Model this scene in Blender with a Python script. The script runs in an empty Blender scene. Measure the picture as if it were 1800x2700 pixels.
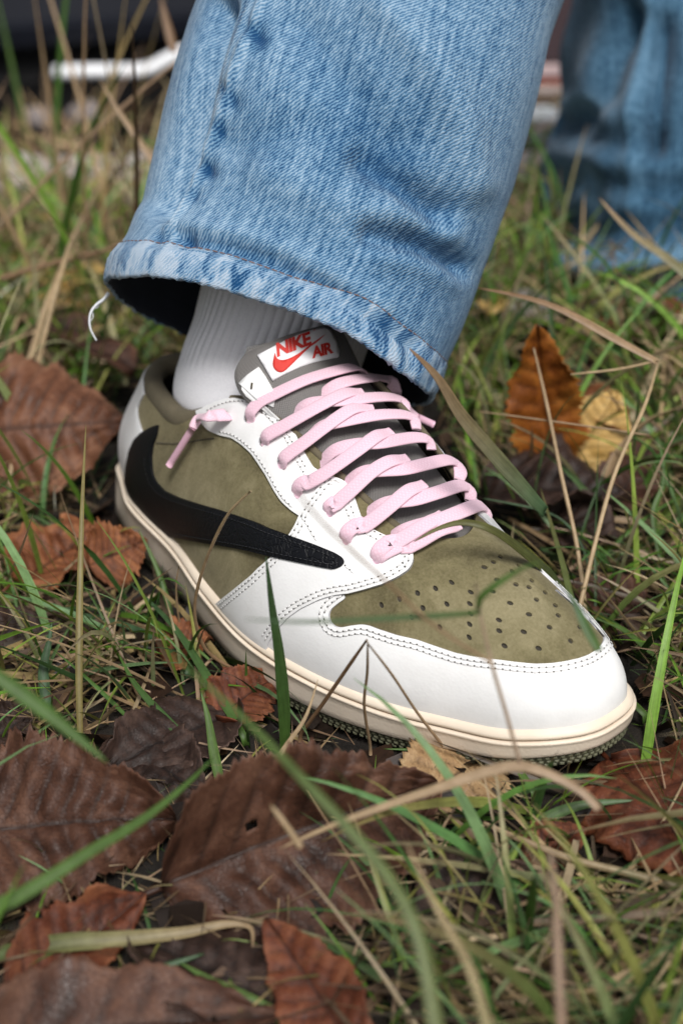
import bpy, bmesh, math, random
import numpy as np
from mathutils import Vector, Matrix, geometry
from mathutils.bvhtree import BVHTree

# ------------------------------------------------------------------ camera, sky, sun, exposure
scene = bpy.context.scene
COL = scene.collection
W_PX, H_PX = 1800.0, 2700.0
CAM_POS = np.array([0.54971, -0.30726, 0.32016])
CAM_R = np.array([0.63031668, 0.77597869, -0.02362105])
CAM_U = np.array([-0.34990337, 0.31111912, 0.88361333])
CAM_F = np.array([-0.69301408, 0.54869114, -0.46762113])
F_PX = math.exp(0.276986783) * H_PX

cam_data = bpy.data.cameras.new("camera")
cam_data.sensor_fit = 'VERTICAL'
cam_data.sensor_height = 23.5
cam_data.lens = 23.5 * math.exp(0.276986783)
cam_data.clip_start = 0.02
cam_data.clip_end = 400
cam_data.dof.use_dof = True
cam_data.dof.focus_distance = 0.515
cam_data.dof.aperture_fstop = 4.4
cam = bpy.data.objects.new("camera", cam_data)
COL.objects.link(cam)
cam.matrix_world = Matrix(((CAM_R[0], CAM_U[0], -CAM_F[0], CAM_POS[0]),
                           (CAM_R[1], CAM_U[1], -CAM_F[1], CAM_POS[1]),
                           (CAM_R[2], CAM_U[2], -CAM_F[2], CAM_POS[2]),
                           (0, 0, 0, 1)))
scene.camera = cam

SUN_EL, SUN_AZ = 54.0, -24.0          # azimuth of the sun seen from the shoe, degrees from +X counter-clockwise
world = bpy.data.worlds.new("World")
scene.world = world
world.use_nodes = True
wn = world.node_tree
wn.nodes.clear()
w_out = wn.nodes.new("ShaderNodeOutputWorld")
w_bg = wn.nodes.new("ShaderNodeBackground")
w_sky = wn.nodes.new("ShaderNodeTexSky")
w_sky.sky_type = 'NISHITA'
w_sky.sun_disc = False
w_sky.sun_elevation = math.radians(SUN_EL)
w_sky.sun_rotation = math.radians(90 - SUN_AZ)
w_sky.air_density = 1.0
w_sky.dust_density = 4.0
w_sky.ozone_density = 1.0
w_bg.inputs[1].default_value = 0.050
w_hs = wn.nodes.new("ShaderNodeHueSaturation")          # a bright overcast: the blue washed out by cloud
w_hs.inputs['Saturation'].default_value = 0.35
wn.links.new(w_sky.outputs[0], w_hs.inputs['Color'])
wn.links.new(w_hs.outputs[0], w_bg.inputs[0])
wn.links.new(w_bg.outputs[0], w_out.inputs[0])

sun_data = bpy.data.lights.new("sun", 'SUN')
sun_data.energy = 1.5
sun_data.angle = math.radians(16)
sun_data.color = (1.0, 0.98, 0.95)
sun = bpy.data.objects.new("sun", sun_data)
COL.objects.link(sun)
_sd = Vector((math.cos(math.radians(SUN_EL)) * math.cos(math.radians(SUN_AZ)),
              math.cos(math.radians(SUN_EL)) * math.sin(math.radians(SUN_AZ)),
              math.sin(math.radians(SUN_EL))))
sun.rotation_euler = _sd.to_track_quat('Z', 'Y').to_euler()

scene.view_settings.view_transform = 'Standard'
scene.view_settings.look = 'None'
scene.view_settings.gamma = 1
scene.view_settings.exposure = 1.05
scene.view_settings.use_curve_mapping = False
scene.render.engine = 'CYCLES'
scene.cycles.use_denoising = True
scene.cycles.max_bounces = 6

# ------------------------------------------------------------------ helpers
rng = np.random.default_rng(7)
random.seed(7)


def tag(o, label=None, cat=None, group=None, kind=None):
    if label: o['label'] = label
    if cat: o['category'] = cat
    if group: o['group'] = group
    if kind: o['kind'] = kind
    return o


def link(o, parent=None):
    COL.objects.link(o)
    if parent is not None:
        o.parent = parent
        if parent.parent is None:
            o.matrix_parent_inverse = Matrix.Translation(-Vector(parent.location))
        else:
            o.matrix_parent_inverse = Matrix.Identity(4)
    return o


def empty(name, loc=(0, 0, 0)):
    o = bpy.data.objects.new(name, None)
    o.location = loc
    o.empty_display_size = 0.02
    COL.objects.link(o)
    return o


def mesh_obj(name, verts, faces, mats, parent=None, smooth=True, mat_idx=None, uvs=None, cols=None, scale=1.0):
    """one mesh object from lists (verts in metres unless scaled)"""
    me = bpy.data.meshes.new(name)
    v = (np.asarray(verts, float) * scale)
    me.from_pydata(v.tolist(), [], [list(map(int, f)) for f in faces])
    if not isinstance(mats, (list, tuple)): mats = [mats]
    for m in mats: me.materials.append(m)
    if mat_idx is not None:
        me.polygons.foreach_set("material_index", np.asarray(mat_idx, np.int32))
    if smooth:
        me.polygons.foreach_set("use_smooth", np.ones(len(me.polygons), bool))
    if uvs is not None:                      # per vertex uv
        lay = me.uv_layers.new(name="uv")
        li = np.empty(len(me.loops), np.int32)
        me.loops.foreach_get("vertex_index", li)
        lay.data.foreach_set("uv", np.asarray(uvs, np.float32)[li].ravel())
    if cols is not None:                     # dict name -> per vertex values
        for k, a in cols.items():
            a = np.asarray(a, np.float32)
            if a.ndim == 1:
                at = me.attributes.new(k, 'FLOAT', 'POINT')
                at.data.foreach_set("value", a)
            else:
                at = me.attributes.new(k, 'FLOAT_COLOR', 'POINT')
                if a.shape[1] == 3: a = np.column_stack([a, np.ones(len(a))])
                at.data.foreach_set("color", a.astype(np.float32).ravel())
    me.update()
    o = bpy.data.objects.new(name, me)
    return link(o, parent)


def grid_faces(n, m, wrap_u=False, wrap_v=False, off=0):
    """n x m vertices, index i*m+j"""
    f = []
    for i in range(n if wrap_u else n - 1):
        for j in range(m if wrap_v else m - 1):
            a = i * m + j; b = ((i + 1) % n) * m + j
            c = ((i + 1) % n) * m + (j + 1) % m; d = i * m + (j + 1) % m
            f.append((a + off, b + off, c + off, d + off))
    return f


def catmull(P, n=8, closed=False):
    P = np.asarray(P, float); N = len(P); out = []
    segs = N if closed else N - 1
    for i in range(segs):
        if closed:
            p0, p1, p2, p3 = P[i - 1], P[i], P[(i + 1) % N], P[(i + 2) % N]
        else:
            p0, p1, p2, p3 = P[max(i - 1, 0)], P[i], P[i + 1], P[min(i + 2, N - 1)]
        for t in np.arange(n) / n:
            out.append(.5 * ((2 * p1) + (-p0 + p2) * t + (2 * p0 - 5 * p1 + 4 * p2 - p3) * t * t
                             + (-p0 + 3 * p1 - 3 * p2 + p3) * t ** 3))
    if not closed: out.append(P[-1])
    return np.array(out)


def resample(P, step=None, n=None):
    P = np.asarray(P, float)
    d = np.linalg.norm(np.diff(P, axis=0), axis=1); s = np.concatenate([[0], np.cumsum(d)])
    if n is None: n = max(2, int(round(s[-1] / step)) + 1)
    t = np.linspace(0, s[-1], n)
    return np.column_stack([np.interp(t, s, P[:, k]) for k in range(P.shape[1])])


def unit(v):
    v = np.asarray(v, float)
    return v / (np.linalg.norm(v, axis=-1, keepdims=True) + 1e-12)


def ray(q):
    """photograph pixel -> origin, direction in metres"""
    d = CAM_F + CAM_R * (q[0] - W_PX / 2) / F_PX + CAM_U * (H_PX / 2 - q[1]) / F_PX
    return CAM_POS, d


def at_depth(q, dist):
    o, d = ray(q)
    return o + d * dist


def on_ground(q, z=0.0):
    o, d = ray(q)
    return o + d * ((z - o[2]) / d[2])


# ------------------------------------------------------------------ materials
class NT:
    def __init__(self, name):
        self.m = bpy.data.materials.new(name); self.m.use_nodes = True
        self.t = self.m.node_tree; self.t.nodes.clear()
        self.out = self.n("ShaderNodeOutputMaterial"); self.b = self.n("ShaderNodeBsdfPrincipled")
        self.t.links.new(self.b.outputs[0], self.out.inputs[0])
    def n(self, kind, **kw):
        nd = self.t.nodes.new(kind)
        for k, v in kw.items():
            if hasattr(nd, k): setattr(nd, k, v)
            else: nd.inputs[k].default_value = v
        return nd
    def l(self, a, b): self.t.links.new(a, b)
    def set(self, **kw):
        for k, v in kw.items():
            s = self.b.inputs[k.replace('_', ' ')]
            if hasattr(v, 'links') or isinstance(v, bpy.types.NodeSocket): self.l(v, s)
            else: s.default_value = v
    def coord(self, which='Object'): return self.n("ShaderNodeTexCoord").outputs[which]
    def noise(self, vec, scale, detail=4, rough=.5, dist=0):
        nd = self.n("ShaderNodeTexNoise"); nd.inputs['Scale'].default_value = scale
        nd.inputs['Detail'].default_value = detail; nd.inputs['Roughness'].default_value = rough
        nd.inputs['Distortion'].default_value = dist
        self.l(vec, nd.inputs['Vector']); return nd.outputs['Fac']
    def ramp(self, fac, stops, interp='LINEAR'):
        nd = self.n("ShaderNodeValToRGB"); nd.color_ramp.interpolation = interp
        e = nd.color_ramp.elements
        while len(e) < len(stops): e.new(.5)
        for el, (p, c) in zip(e, stops):
            el.position = p; el.color = (*c, 1) if len(c) == 3 else c
        self.l(fac, nd.inputs[0]); return nd.outputs[0]
    def mix(self, fac, a, b, mode='MIX'):
        nd = self.n("ShaderNodeMix", data_type='RGBA', blend_type=mode)
        for s, v in ((nd.inputs[0], fac), (nd.inputs[6], a), (nd.inputs[7], b)):
            if isinstance(v, bpy.types.NodeSocket): self.l(v, s)
            elif isinstance(v, (int, float)): s.default_value = v
            else: s.default_value = (*v, 1)
        return nd.outputs[2]
    def math(self, op, a, b=0.0, c=None):
        nd = self.n("ShaderNodeMath", operation=op)
        for s, v in zip(nd.inputs, (a, b, c)):
            if v is None: continue
            if isinstance(v, bpy.types.NodeSocket): self.l(v, s)
            else: s.default_value = v
        return nd.outputs[0]
    def map(self, vec, scale=(1, 1, 1), rot=(0, 0, 0), loc=(0, 0, 0)):
        nd = self.n("ShaderNodeMapping"); nd.inputs['Scale'].default_value = scale
        nd.inputs['Rotation'].default_value = rot; nd.inputs['Location'].default_value = loc
        self.l(vec, nd.inputs[0]); return nd.outputs[0]
    def bump(self, h, strength=.3, dist=.001, normal=None):
        nd = self.n("ShaderNodeBump"); nd.inputs['Strength'].default_value = strength
        nd.inputs['Distance'].default_value = dist; self.l(h, nd.inputs['Height'])
        if normal is not None: self.l(normal, nd.inputs['Normal'])
        return nd.outputs[0]
    def attr(self, name, out='Color'):
        nd = self.n("ShaderNodeAttribute"); nd.attribute_name = name; return nd.outputs[out]


def m_plain(name, col, rough=.6, bump=None, var=.12, spec=.5):
    k = NT(name); c = k.coord()
    n1 = k.noise(c, 120, 3)
    a = tuple(x * (1 - var) for x in col); b = tuple(min(1, x * (1 + var)) for x in col)
    k.set(Base_Color=k.ramp(n1, [(.3, a), (.7, b)]), Roughness=rough)
    k.b.inputs['Specular IOR Level'].default_value = spec
    if bump: k.set(Normal=k.bump(k.noise(c, bump[0], 2), bump[1], bump[2]))
    return k.m


def m_leather_white():
    k = NT("white_leather"); c = k.coord()
    n1 = k.noise(c, 60, 5, .6); n2 = k.noise(c, 1500, 2)
    pore = k.n("ShaderNodeTexVoronoi"); pore.inputs['Scale'].default_value = 780; k.l(c, pore.inputs['Vector'])
    crease = k.noise(k.map(c, (60, 190, 190), (.3, .2, .9)), 1.0, 5, .6, 1.2)
    h = k.math('ADD', k.math('ADD', k.math('MULTIPLY', pore.outputs['Distance'], .5), k.math('MULTIPLY', n2, .3)), k.math('MULTIPLY', crease, .35))
    k.set(Base_Color=k.ramp(n1, [(.3, (.77, .765, .755)), (.7, (.85, .848, .845))]), Roughness=k.ramp(crease, [(.3, (.40, .40, .40)), (.7, (.56, .56, .56))]),
          Normal=k.bump(h, .15, .0005))
    k.b.inputs['Specular IOR Level'].default_value = .4
    return k.m


def m_suede():
    k = NT("olive_suede"); c = k.coord()
    n1 = k.noise(c, 32, 6, .68, .7); n2 = k.noise(k.map(c, (900, 900, 900)), 1.0, 3, .7)
    col = k.ramp(n1, [(.35, (.078, .069, .030)), (.5, (.150, .133, .064)), (.65, (.240, .212, .118))])
    col = k.mix(.28, col, k.ramp(n2, [(.3, (.09, .072, .04)), (.7, (.30, .25, .16))]))
    k.set(Base_Color=col, Roughness=.95, Normal=k.bump(n2, .35, .0004))
    k.b.inputs['Sheen Weight'].default_value = .25
    k.b.inputs['Sheen Roughness'].default_value = .5
    k.b.inputs['Sheen Tint'].default_value = (.8, .7, .5, 1)
    k.b.inputs['Specular IOR Level'].default_value = .15
    return k.m


def m_black_leather():
    k = NT("black_leather"); c = k.coord()
    nz = k.n("ShaderNodeTexNoise"); nz.inputs['Scale'].default_value = 90
    k.l(c, nz.inputs['Vector'])
    vec = k.mix(.012, c, nz.outputs['Color'], 'ADD')
    v = k.n("ShaderNodeTexVoronoi", feature='DISTANCE_TO_EDGE'); v.inputs['Scale'].default_value = 420
    k.l(vec, v.inputs['Vector'])
    cr = k.ramp(v.outputs['Distance'], [(0, (0, 0, 0)), (.12, (1, 1, 1))])
    # creasing strongest near the toe end of the stripe
    sep = k.n("ShaderNodeSeparateXYZ"); k.l(c, sep.inputs[0])
    w = k.n("ShaderNodeMapRange"); w.inputs[1].default_value = .11; w.inputs[2].default_value = .2
    w.inputs[3].default_value = .12; w.inputs[4].default_value = 1.0; k.l(sep.outputs[0], w.inputs[0])
    h = k.math('MULTIPLY', cr, w.outputs[0])
    k.set(Base_Color=(.004, .0045, .0065, 1), Roughness=.5, Normal=k.bump(h, .5, .0007))
    k.b.inputs['Specular IOR Level'].default_value = .22
    return k.m


def m_lace():
    k = NT("pink_lace"); uv = k.coord('UV')
    w1 = k.n("ShaderNodeTexWave", wave_type='BANDS', bands_direction='DIAGONAL'); w1.inputs['Scale'].default_value = 420
    w1.inputs['Distortion'].default_value = 1.5; w1.inputs['Detail'].default_value = 1
    k.l(uv, w1.inputs[0])
    w2 = k.n("ShaderNodeTexWave", wave_type='BANDS', bands_direction='DIAGONAL'); w2.inputs['Scale'].default_value = 420
    w2.inputs['Distortion'].default_value = 1.5
    k.l(k.map(uv, (1, -1, 1)), w2.inputs[0])
    h = k.math('MULTIPLY', w1.outputs['Fac'], w2.outputs['Fac'])
    col = k.ramp(h, [(0, (.74, .49, .58)), (.5, (.79, .56, .645))])
    k.set(Base_Color=col, Roughness=.8, Normal=k.bump(h, .22, .0003))
    k.b.inputs['Sheen Weight'].default_value = .15
    k.b.inputs['Specular IOR Level'].default_value = .2
    return k.m


def m_nylon():
    k = NT("grey_nylon"); uv = k.coord('UV')
    w = k.n("ShaderNodeTexWave", wave_type='BANDS', bands_direction='X'); w.inputs['Scale'].default_value = 420
    w.inputs['Distortion'].default_value = .6; k.l(k.map(uv, rot=(0, 0, .9)), w.inputs[0])
    w2 = k.n("ShaderNodeTexWave", wave_type='BANDS', bands_direction='X'); w2.inputs['Scale'].default_value = 380
    k.l(k.map(uv, rot=(0, 0, -.6)), w2.inputs[0])
    h = k.math('ADD', k.math('MULTIPLY', w.outputs['Fac'], .7), k.math('MULTIPLY', w2.outputs['Fac'], .3))
    k.set(Base_Color=k.ramp(h, [(.1, (.105, .098, .094)), (.8, (.175, .165, .157))]), Roughness=.6, Normal=k.bump(h, .5, .0004))
    k.b.inputs['Sheen Weight'].default_value = .2
    return k.m


def m_midsole(texture):
    k = NT("cream_rubber_grained" if texture else "cream_rubber"); c = k.coord()
    n1 = k.noise(c, 40, 4)
    k.set(Base_Color=k.ramp(n1, [(.3, (.70, .59, .465)), (.7, (.78, .675, .55))]), Roughness=.5)
    if texture:
        v = k.n("ShaderNodeTexVoronoi"); v.inputs['Scale'].default_value = 900; k.l(c, v.inputs['Vector'])
        k.set(Normal=k.bump(v.outputs['Distance'], .22, .0003))
    else:
        k.set(Normal=k.bump(k.noise(c, 900, 2), .08, .0003))
    k.b.inputs['Specular IOR Level'].default_value = .35
    return k.m


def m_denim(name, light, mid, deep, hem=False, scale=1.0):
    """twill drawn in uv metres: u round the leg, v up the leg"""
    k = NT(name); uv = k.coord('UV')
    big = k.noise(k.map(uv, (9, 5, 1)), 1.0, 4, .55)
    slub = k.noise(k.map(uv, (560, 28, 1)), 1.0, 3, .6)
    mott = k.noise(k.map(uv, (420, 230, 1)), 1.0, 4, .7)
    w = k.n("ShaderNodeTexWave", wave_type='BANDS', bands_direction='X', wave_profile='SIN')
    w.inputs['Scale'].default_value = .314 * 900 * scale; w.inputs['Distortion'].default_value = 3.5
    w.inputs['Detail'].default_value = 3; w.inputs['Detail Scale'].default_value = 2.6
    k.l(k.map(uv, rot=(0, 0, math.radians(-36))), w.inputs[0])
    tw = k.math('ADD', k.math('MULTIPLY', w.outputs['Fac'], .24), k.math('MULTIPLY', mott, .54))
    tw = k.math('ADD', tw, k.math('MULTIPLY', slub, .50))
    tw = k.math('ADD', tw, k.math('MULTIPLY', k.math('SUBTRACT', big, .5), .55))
    wear_shade = k.attr('wear_shade', 'Fac')          # rubbed seams and folds: lighter; creases darker, part kept dye and part painted shade
    tw = k.math('ADD', tw, k.math('MULTIPLY', wear_shade, .45))
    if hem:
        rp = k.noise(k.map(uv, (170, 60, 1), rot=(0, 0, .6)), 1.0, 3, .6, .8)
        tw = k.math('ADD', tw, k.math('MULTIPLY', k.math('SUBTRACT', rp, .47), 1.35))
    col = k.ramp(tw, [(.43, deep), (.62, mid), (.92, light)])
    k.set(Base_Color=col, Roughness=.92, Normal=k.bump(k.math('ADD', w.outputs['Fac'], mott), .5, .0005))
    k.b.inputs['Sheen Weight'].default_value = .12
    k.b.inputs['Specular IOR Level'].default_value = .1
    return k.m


def m_sock():
    k = NT("white_knit"); c = k.coord()
    n1 = k.noise(c, 1400, 3, .6)
    k.set(Base_Color=k.ramp(n1, [(.3, (.80, .79, .83)), (.7, (.91, .90, .93))]), Roughness=.95, Normal=k.bump(n1, .4, .0005))
    k.b.inputs['Sheen Weight'].default_value = .2
    k.b.inputs['Specular IOR Level'].default_value = .1
    return k.m


def m_leaf(name, dark, mid, light, trans=.12):
    k = NT(name); c = k.coord('UV')
    vein = k.attr('vein', 'Fac'); rim = k.attr('rim', 'Fac')
    n1 = k.noise(k.map(c, (4, 4, 1)), 1.0, 6, .68, .8); n2 = k.noise(k.map(c, (40, 40, 1)), 1.0, 4, .7); n3 = k.noise(k.map(c, (11, 11, 1)), 1.0, 5, .7, 1.2)
    f = k.math('ADD', k.math('MULTIPLY', n1, .85), k.math('MULTIPLY', n2, .22))
    f = k.math('ADD', f, k.math('MULTIPLY', k.math('SUBTRACT', rim, .3), .10))
    col = k.ramp(f, [(.33, dark), (.53, mid), (.76, light)])
    col = k.mix(k.ramp(n3, [(.60, (0, 0, 0)), (.70, (.75, .75, .75))]), col, tuple(x * .55 for x in dark))      # rotted blotches
    col = k.mix(k.math('MULTIPLY', vein, .8), col, tuple(x * .45 for x in dark))  # veins darker, widened to paint shade into the pleat valleys
    cell = k.n("ShaderNodeTexVoronoi", feature='DISTANCE_TO_EDGE'); cell.inputs['Scale'].default_value = 48
    k.l(c, cell.inputs['Vector'])
    net = k.ramp(cell.outputs['Distance'], [(0, (0, 0, 0)), (.10, (1, 1, 1))])
    k.set(Base_Color=k.mix(.22, col, net, 'MULTIPLY'), Roughness=k.ramp(n1, [(.35, (.42, .42, .42)), (.7, (.68, .68, .68))]),
          Normal=k.bump(k.math('ADD', k.math('MULTIPLY', net, .35), k.math('MULTIPLY', n2, .6)), .38, .0009))
    k.b.inputs['Specular IOR Level'].default_value = .32
    k.b.inputs['Transmission Weight'].default_value = 0
    return k.m


def m_blades():
    """colour of each blade comes from its own colour attribute; fine length-wise fibres"""
    k = NT("grass_blades")
    col = k.attr('tint')
    uv = k.coord('UV')
    fib = k.noise(k.map(uv, (9, .6, 1)), 1.0, 2)
    spot = k.noise(k.map(k.coord('Object'), (260, 260, 260)), 1.0, 3, .6)
    c2 = k.mix(1.0, col, k.ramp(fib, [(.3, (.62, .62, .6)), (.7, (1.1, 1.1, 1.05))]), 'MULTIPLY')
    c2 = k.mix(1.0, c2, k.ramp(spot, [(.3, (.78, .76, .7)), (.65, (1.05, 1.05, 1.05))]), 'MULTIPLY')
    k.set(Base_Color=c2, Roughness=.5)
    k.b.inputs['Specular IOR Level'].default_value = .4
    tr = k.n("ShaderNodeBsdfTranslucent"); k.l(c2, tr.inputs[0])
    mx = k.n("ShaderNodeMixShader"); mx.inputs[0].default_value = .16
    k.l(k.b.outputs[0], mx.inputs[1]); k.l(tr.outputs[0], mx.inputs[2]); k.l(mx.outputs[0], k.out.inputs[0])
    return k.m


def m_soil():
    k = NT("dark_soil"); c = k.coord()
    n1 = k.noise(c, 18, 8, .7); n2 = k.noise(c, 140, 5, .7)
    k.set(Base_Color=k.ramp(n1, [(.3, (.007, .005, .0035)), (.6, (.020, .014, .009)), (.8, (.045, .031, .019))]), Roughness=.95,
          Normal=k.bump(n2, .9, .006))
    return k.m


M = dict(white=m_leather_white(), suede=m_suede(), black=m_black_leather(), lace=m_lace(), nylon=m_nylon(),
         mid_grain=m_midsole(True), mid=m_midsole(False), sock=m_sock(), blade=m_blades(), soil=m_soil(),
         outsole=m_plain("olive_rubber", (.055, .055, .032), .6), lining=m_plain("dark_lining", (.035, .03, .022), .9),
         collar=m_plain("olive_collar_cloth", (.12, .10, .062), .9, (1600, .3, .0005)),
         thread=m_plain("white_thread", (.74, .73, .72), .7), pit=m_plain("needle_hole", (.10, .095, .09), .9),
         thread_black=m_plain("black_thread", (.007, .0075, .010), .5), thread_olive=m_plain("olive_thread", (.06, .048, .026), .8),
         edge=m_plain("raw_leather_edge", (.60, .60, .64), .9, (1200, .5, .0005)),
         label=m_plain("white_woven_label", (.80, .79, .81), .7, (1800, .2, .0003), .04),
         red=m_plain("red_print", (.62, .035, .025), .7, None, .08),
         aglet=m_plain("clear_pink_aglet", (.74, .45, .56), .18, None, .05),
         denim=m_denim("washed_denim", (.37, .48, .585), (.094, .208, .34), (.009, .053, .142)),
         denim_hem=m_denim("roped_denim_hem", (.37, .45, .54), (.13, .25, .39), (.008, .055, .15), True),
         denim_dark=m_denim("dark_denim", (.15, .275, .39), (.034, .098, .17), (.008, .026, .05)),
         denim_inside_shade=m_plain("denim_inside_shade", (.014, .017, .026), .95),  # near-black stands in for the deep shade inside the cuff
         thread_brown=m_plain("brown_thread", (.16, .105, .10), .8),
         fray=m_plain("frayed_thread", (.70, .72, .76), .9))
# ================================================================== the sneaker (all its numbers in millimetres)
MM = 0.001
sneaker = empty("sneaker", (0, 0, 0))
tag(sneaker, "low right sneaker in olive suede and white leather with pink laces and cream sole", "sneaker")

PLAN = np.array([[-0.0, 0.0], [4.1, -20.5], [22.0, -28.0], [50.1, -36.2], [89.9, -41.2], [128.9, -50.5], [168.8, -56.1], [205.0, -51.7],
                 [233.5, -42.6], [258.1, -31.5], [281.4, -20.4], [298.6, -1.3], [300.9, 16.0], [296.8, 29.0], [285.0, 38.0], [262.0, 41.0],
                 [235.0, 40.5], [200.0, 38.5], [160.0, 35.5], [110.0, 34.0], [60.0, 35.0], [25.0, 32.0], [6.0, 20.0]])
NK = len(PLAN); NSUB = 24
plan = catmull(PLAN, NSUB, True)
_d = np.roll(plan, -1, 0) - np.roll(plan, 1, 0)
plan_n = unit(np.stack([_d[:, 1], -_d[:, 0]], 1))
if ((plan - plan.mean(0)) * plan_n).sum() < 0: plan_n = -plan_n
px_ = plan[:, 0]
rear = np.clip(1 - px_ / 300, 0, 1)
spring = 9 * np.clip((px_ - 225) / 75, 0, 1) ** 2
zB = 6 + spring
zG = 12.8 + 17.5 * rear + spring
lip_in = 6 - 2 * rear
heel_in = -3.6 * np.clip((40 - px_) / 30, 0, 1) ** 1.0      # the heel leans in above the tread
zU = 17.8 + 16.0 * rear + spring * .9


def sole_ring(off, z, lean=None):
    off = off + heel_in * (np.clip((z - zB) / 24, 0, 1.3) if lean is None else lean)
    return np.column_stack([plan + plan_n * np.reshape(off, (-1, 1)), z])


def loft(name, rings, mat, parent, cap=True, closed_profile=False):
    n = len(plan); m = len(rings)
    V = np.stack(rings, 1).reshape(-1, 3)
    F = grid_faces(n, m, True, closed_profile)
    V = list(V)
    if cap:
        for j, flip in ((0, False), (m - 1, True)):
            c = np.mean(rings[j], 0); V.append(c); ci = len(V) - 1
            for i in range(n):
                a, b = i * m + j, ((i + 1) % n) * m + j
                F.append((ci, a, b) if flip else (ci, b, a))
    return mesh_obj(name, np.array(V), F, mat, parent, scale=MM)


h_l = zG - zB
loft("midsole", [sole_ring(-3.2, zB - .3), sole_ring(-1.4, zB), sole_ring(-.75, zB + .7), sole_ring(-.45, zB + .3 * h_l), sole_ring(-.2, zB + .65 * h_l),
                 sole_ring(0, zG - 1.5), sole_ring(.25, zG - 1.1), sole_ring(.35, zG - .6), sole_ring(.2, zG - .15), sole_ring(-.5, zG), sole_ring(-2.6, zG - .1)],
     M['mid_grain'], sneaker)
h_u = zU - zG
loft("groove_stain", [sole_ring(-1.7, zG + .06), sole_ring(-1.42, zG + .18), sole_ring(-.98, zG + .52)], m_plain("groove_dirt", (.36, .24, .14), .9, None, .5), sneaker, cap=False)
loft("midsole_lip", [sole_ring(-3.4, zG - 1.2), sole_ring(-1.9, zG + .1), sole_ring(-1.1, zG + .5), sole_ring(-.7, zG + .2 * h_u + .5), sole_ring(-.75, zG + .45 * h_u), sole_ring(-lip_in * .35, zG + .74 * h_u),
                     sole_ring(-lip_in * .62, zG + .92 * h_u), sole_ring(-lip_in, zU), sole_ring(-lip_in - 1.5, zU - .6), sole_ring(-lip_in - 4, zU - 2)], M['mid'], sneaker)
loft("outsole", [sole_ring(-7, 0 * zB + spring * .8), sole_ring(-3.6, .6 + spring * .9), sole_ring(-2.6, 2 + spring), sole_ring(-2.2, zB - 1), sole_ring(-1.9, zB - .3), sole_ring(-4, zB - .25)], M['outsole'], sneaker)
# little tread studs round the outsole wall
V, F = [], []
per = resample(np.column_stack([plan, plan_n, spring])[np.r_[0:len(plan), 0]], 2.9)
for i, (x, y, nx, ny, sp) in enumerate(per):
    for r in range(3):
        t = np.array([-ny, nx, 0]); nn = np.array([nx, ny, 0]); up = np.array([0, 0, 1.])
        c = np.array([x, y, 1.35 + r * 1.65 + sp]) + nn * (-2.65 + r * .18) + t * (.72 * (r % 2))
        b = len(V)
        for du, dv in ((-.95, -.62), (.95, -.62), (.95, .62), (-.95, .62)): V.append(c + t * du + up * dv)
        for du, dv in ((-.45, -.25), (.45, -.25), (.45, .25), (-.45, .25)): V.append(c + nn * .5 + t * du + up * dv)
        F += [(b + 4, b + 5, b + 6, b + 7)] + [(b + k, b + (k + 1) % 4, b + 4 + (k + 1) % 4, b + 4 + k) for k in range(4)]
tag(mesh_obj("tread", V, F, m_plain("tread_rubber", (.11, .11, .065), .7), sneaker, smooth=False, scale=MM), kind="stuff")

# ---- the upper: a wall lofted from the feather line (v=0) to the topline (v=1), u runs round the shoe by plan station
T = np.array([(25, 4, 85.5), (28, -6, 85), (40, -16, 84), (61, -23, 83.3), (86, -27, 84.5), (120, -20, 102), (154, -18, 98), (188, -15.5, 85.5),
              (211, -12, 75.5), (222, -6, 73), (226, 0, 72.5), (228, 3, 72.5), (228, 7, 72.5), (226.5, 11, 73), (222, 17, 74), (212, 22, 77.5),
              (194, 25, 88), (170, 26, 100), (140, 27, 108), (102, 31, 93), (68, 31, 86), (43, 25, 86), (30, 15, 86)], float)
cc = np.array([.5, .5, .5, .5, .5, .5, .5, .48, .46, .47, .5, .5, .5, .5, .5, .5, .5, .5, .5, .5, .5, .5, .5])
dd = np.array([.38, .38, .36, .34, .34, .30, .26, .20, .17, .2, .26, .28, .28, .30, .36, .40, .40, .36, .34, .36, .36, .36, .38])
uu = np.array([.42, .42, .42, .42, .42, .42, .42, .44, .46, .46, .46, .46, .46, .46, .46, .46, .42, .42, .42, .42, .42, .42, .42])
oo = np.array([2, 2, 2, 2, 1.5, .5, .5, 1.5, 2, 1, .5, .3, .3, .3, -.5, -2, -2.5, -2.5, -2, 0, 1.5, 2, 2], float)
Tt = catmull(T, NSUB, True)
_aux = catmull(np.column_stack([cc, dd, uu, oo]), NSUB, True)
Fe = sole_ring(-lip_in + .3, zU - 3.0)
NV = 64
NU = len(plan)
dz = (Tt[:, 2] - Fe[:, 2])[:, None]
dxy = (Fe - Tt) * np.array([1, 1, 0])
P1 = Fe + np.array([0, 0, 1.]) * dz * _aux[:, 2:3] + np.column_stack([plan_n, np.zeros(NU)]) * _aux[:, 3:4]
P2 = Tt + dxy * _aux[:, 0:1] - np.array([0, 0, 1.]) * dz * _aux[:, 1:2]
tv = np.linspace(0, 1, NV)[None, :, None]
S = ((1 - tv) ** 3 * Fe[:, None] + 3 * (1 - tv) ** 2 * tv * P1[:, None] + 3 * (1 - tv) * tv ** 2 * P2[:, None] + tv ** 3 * Tt[:, None])
_k = np.array([1, 4, 6, 4, 1]) / 16
for _ in range(6): S = sum(w * np.roll(S, s, 0) for w, s in zip(_k, (-2, -1, 0, 1, 2)))
SN = unit(np.cross(np.roll(S, -1, 0) - np.roll(S, 1, 0), np.gradient(S, axis=1)))
if SN[int(6 * NSUB), 20, 1] > 0: SN = -SN


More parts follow.
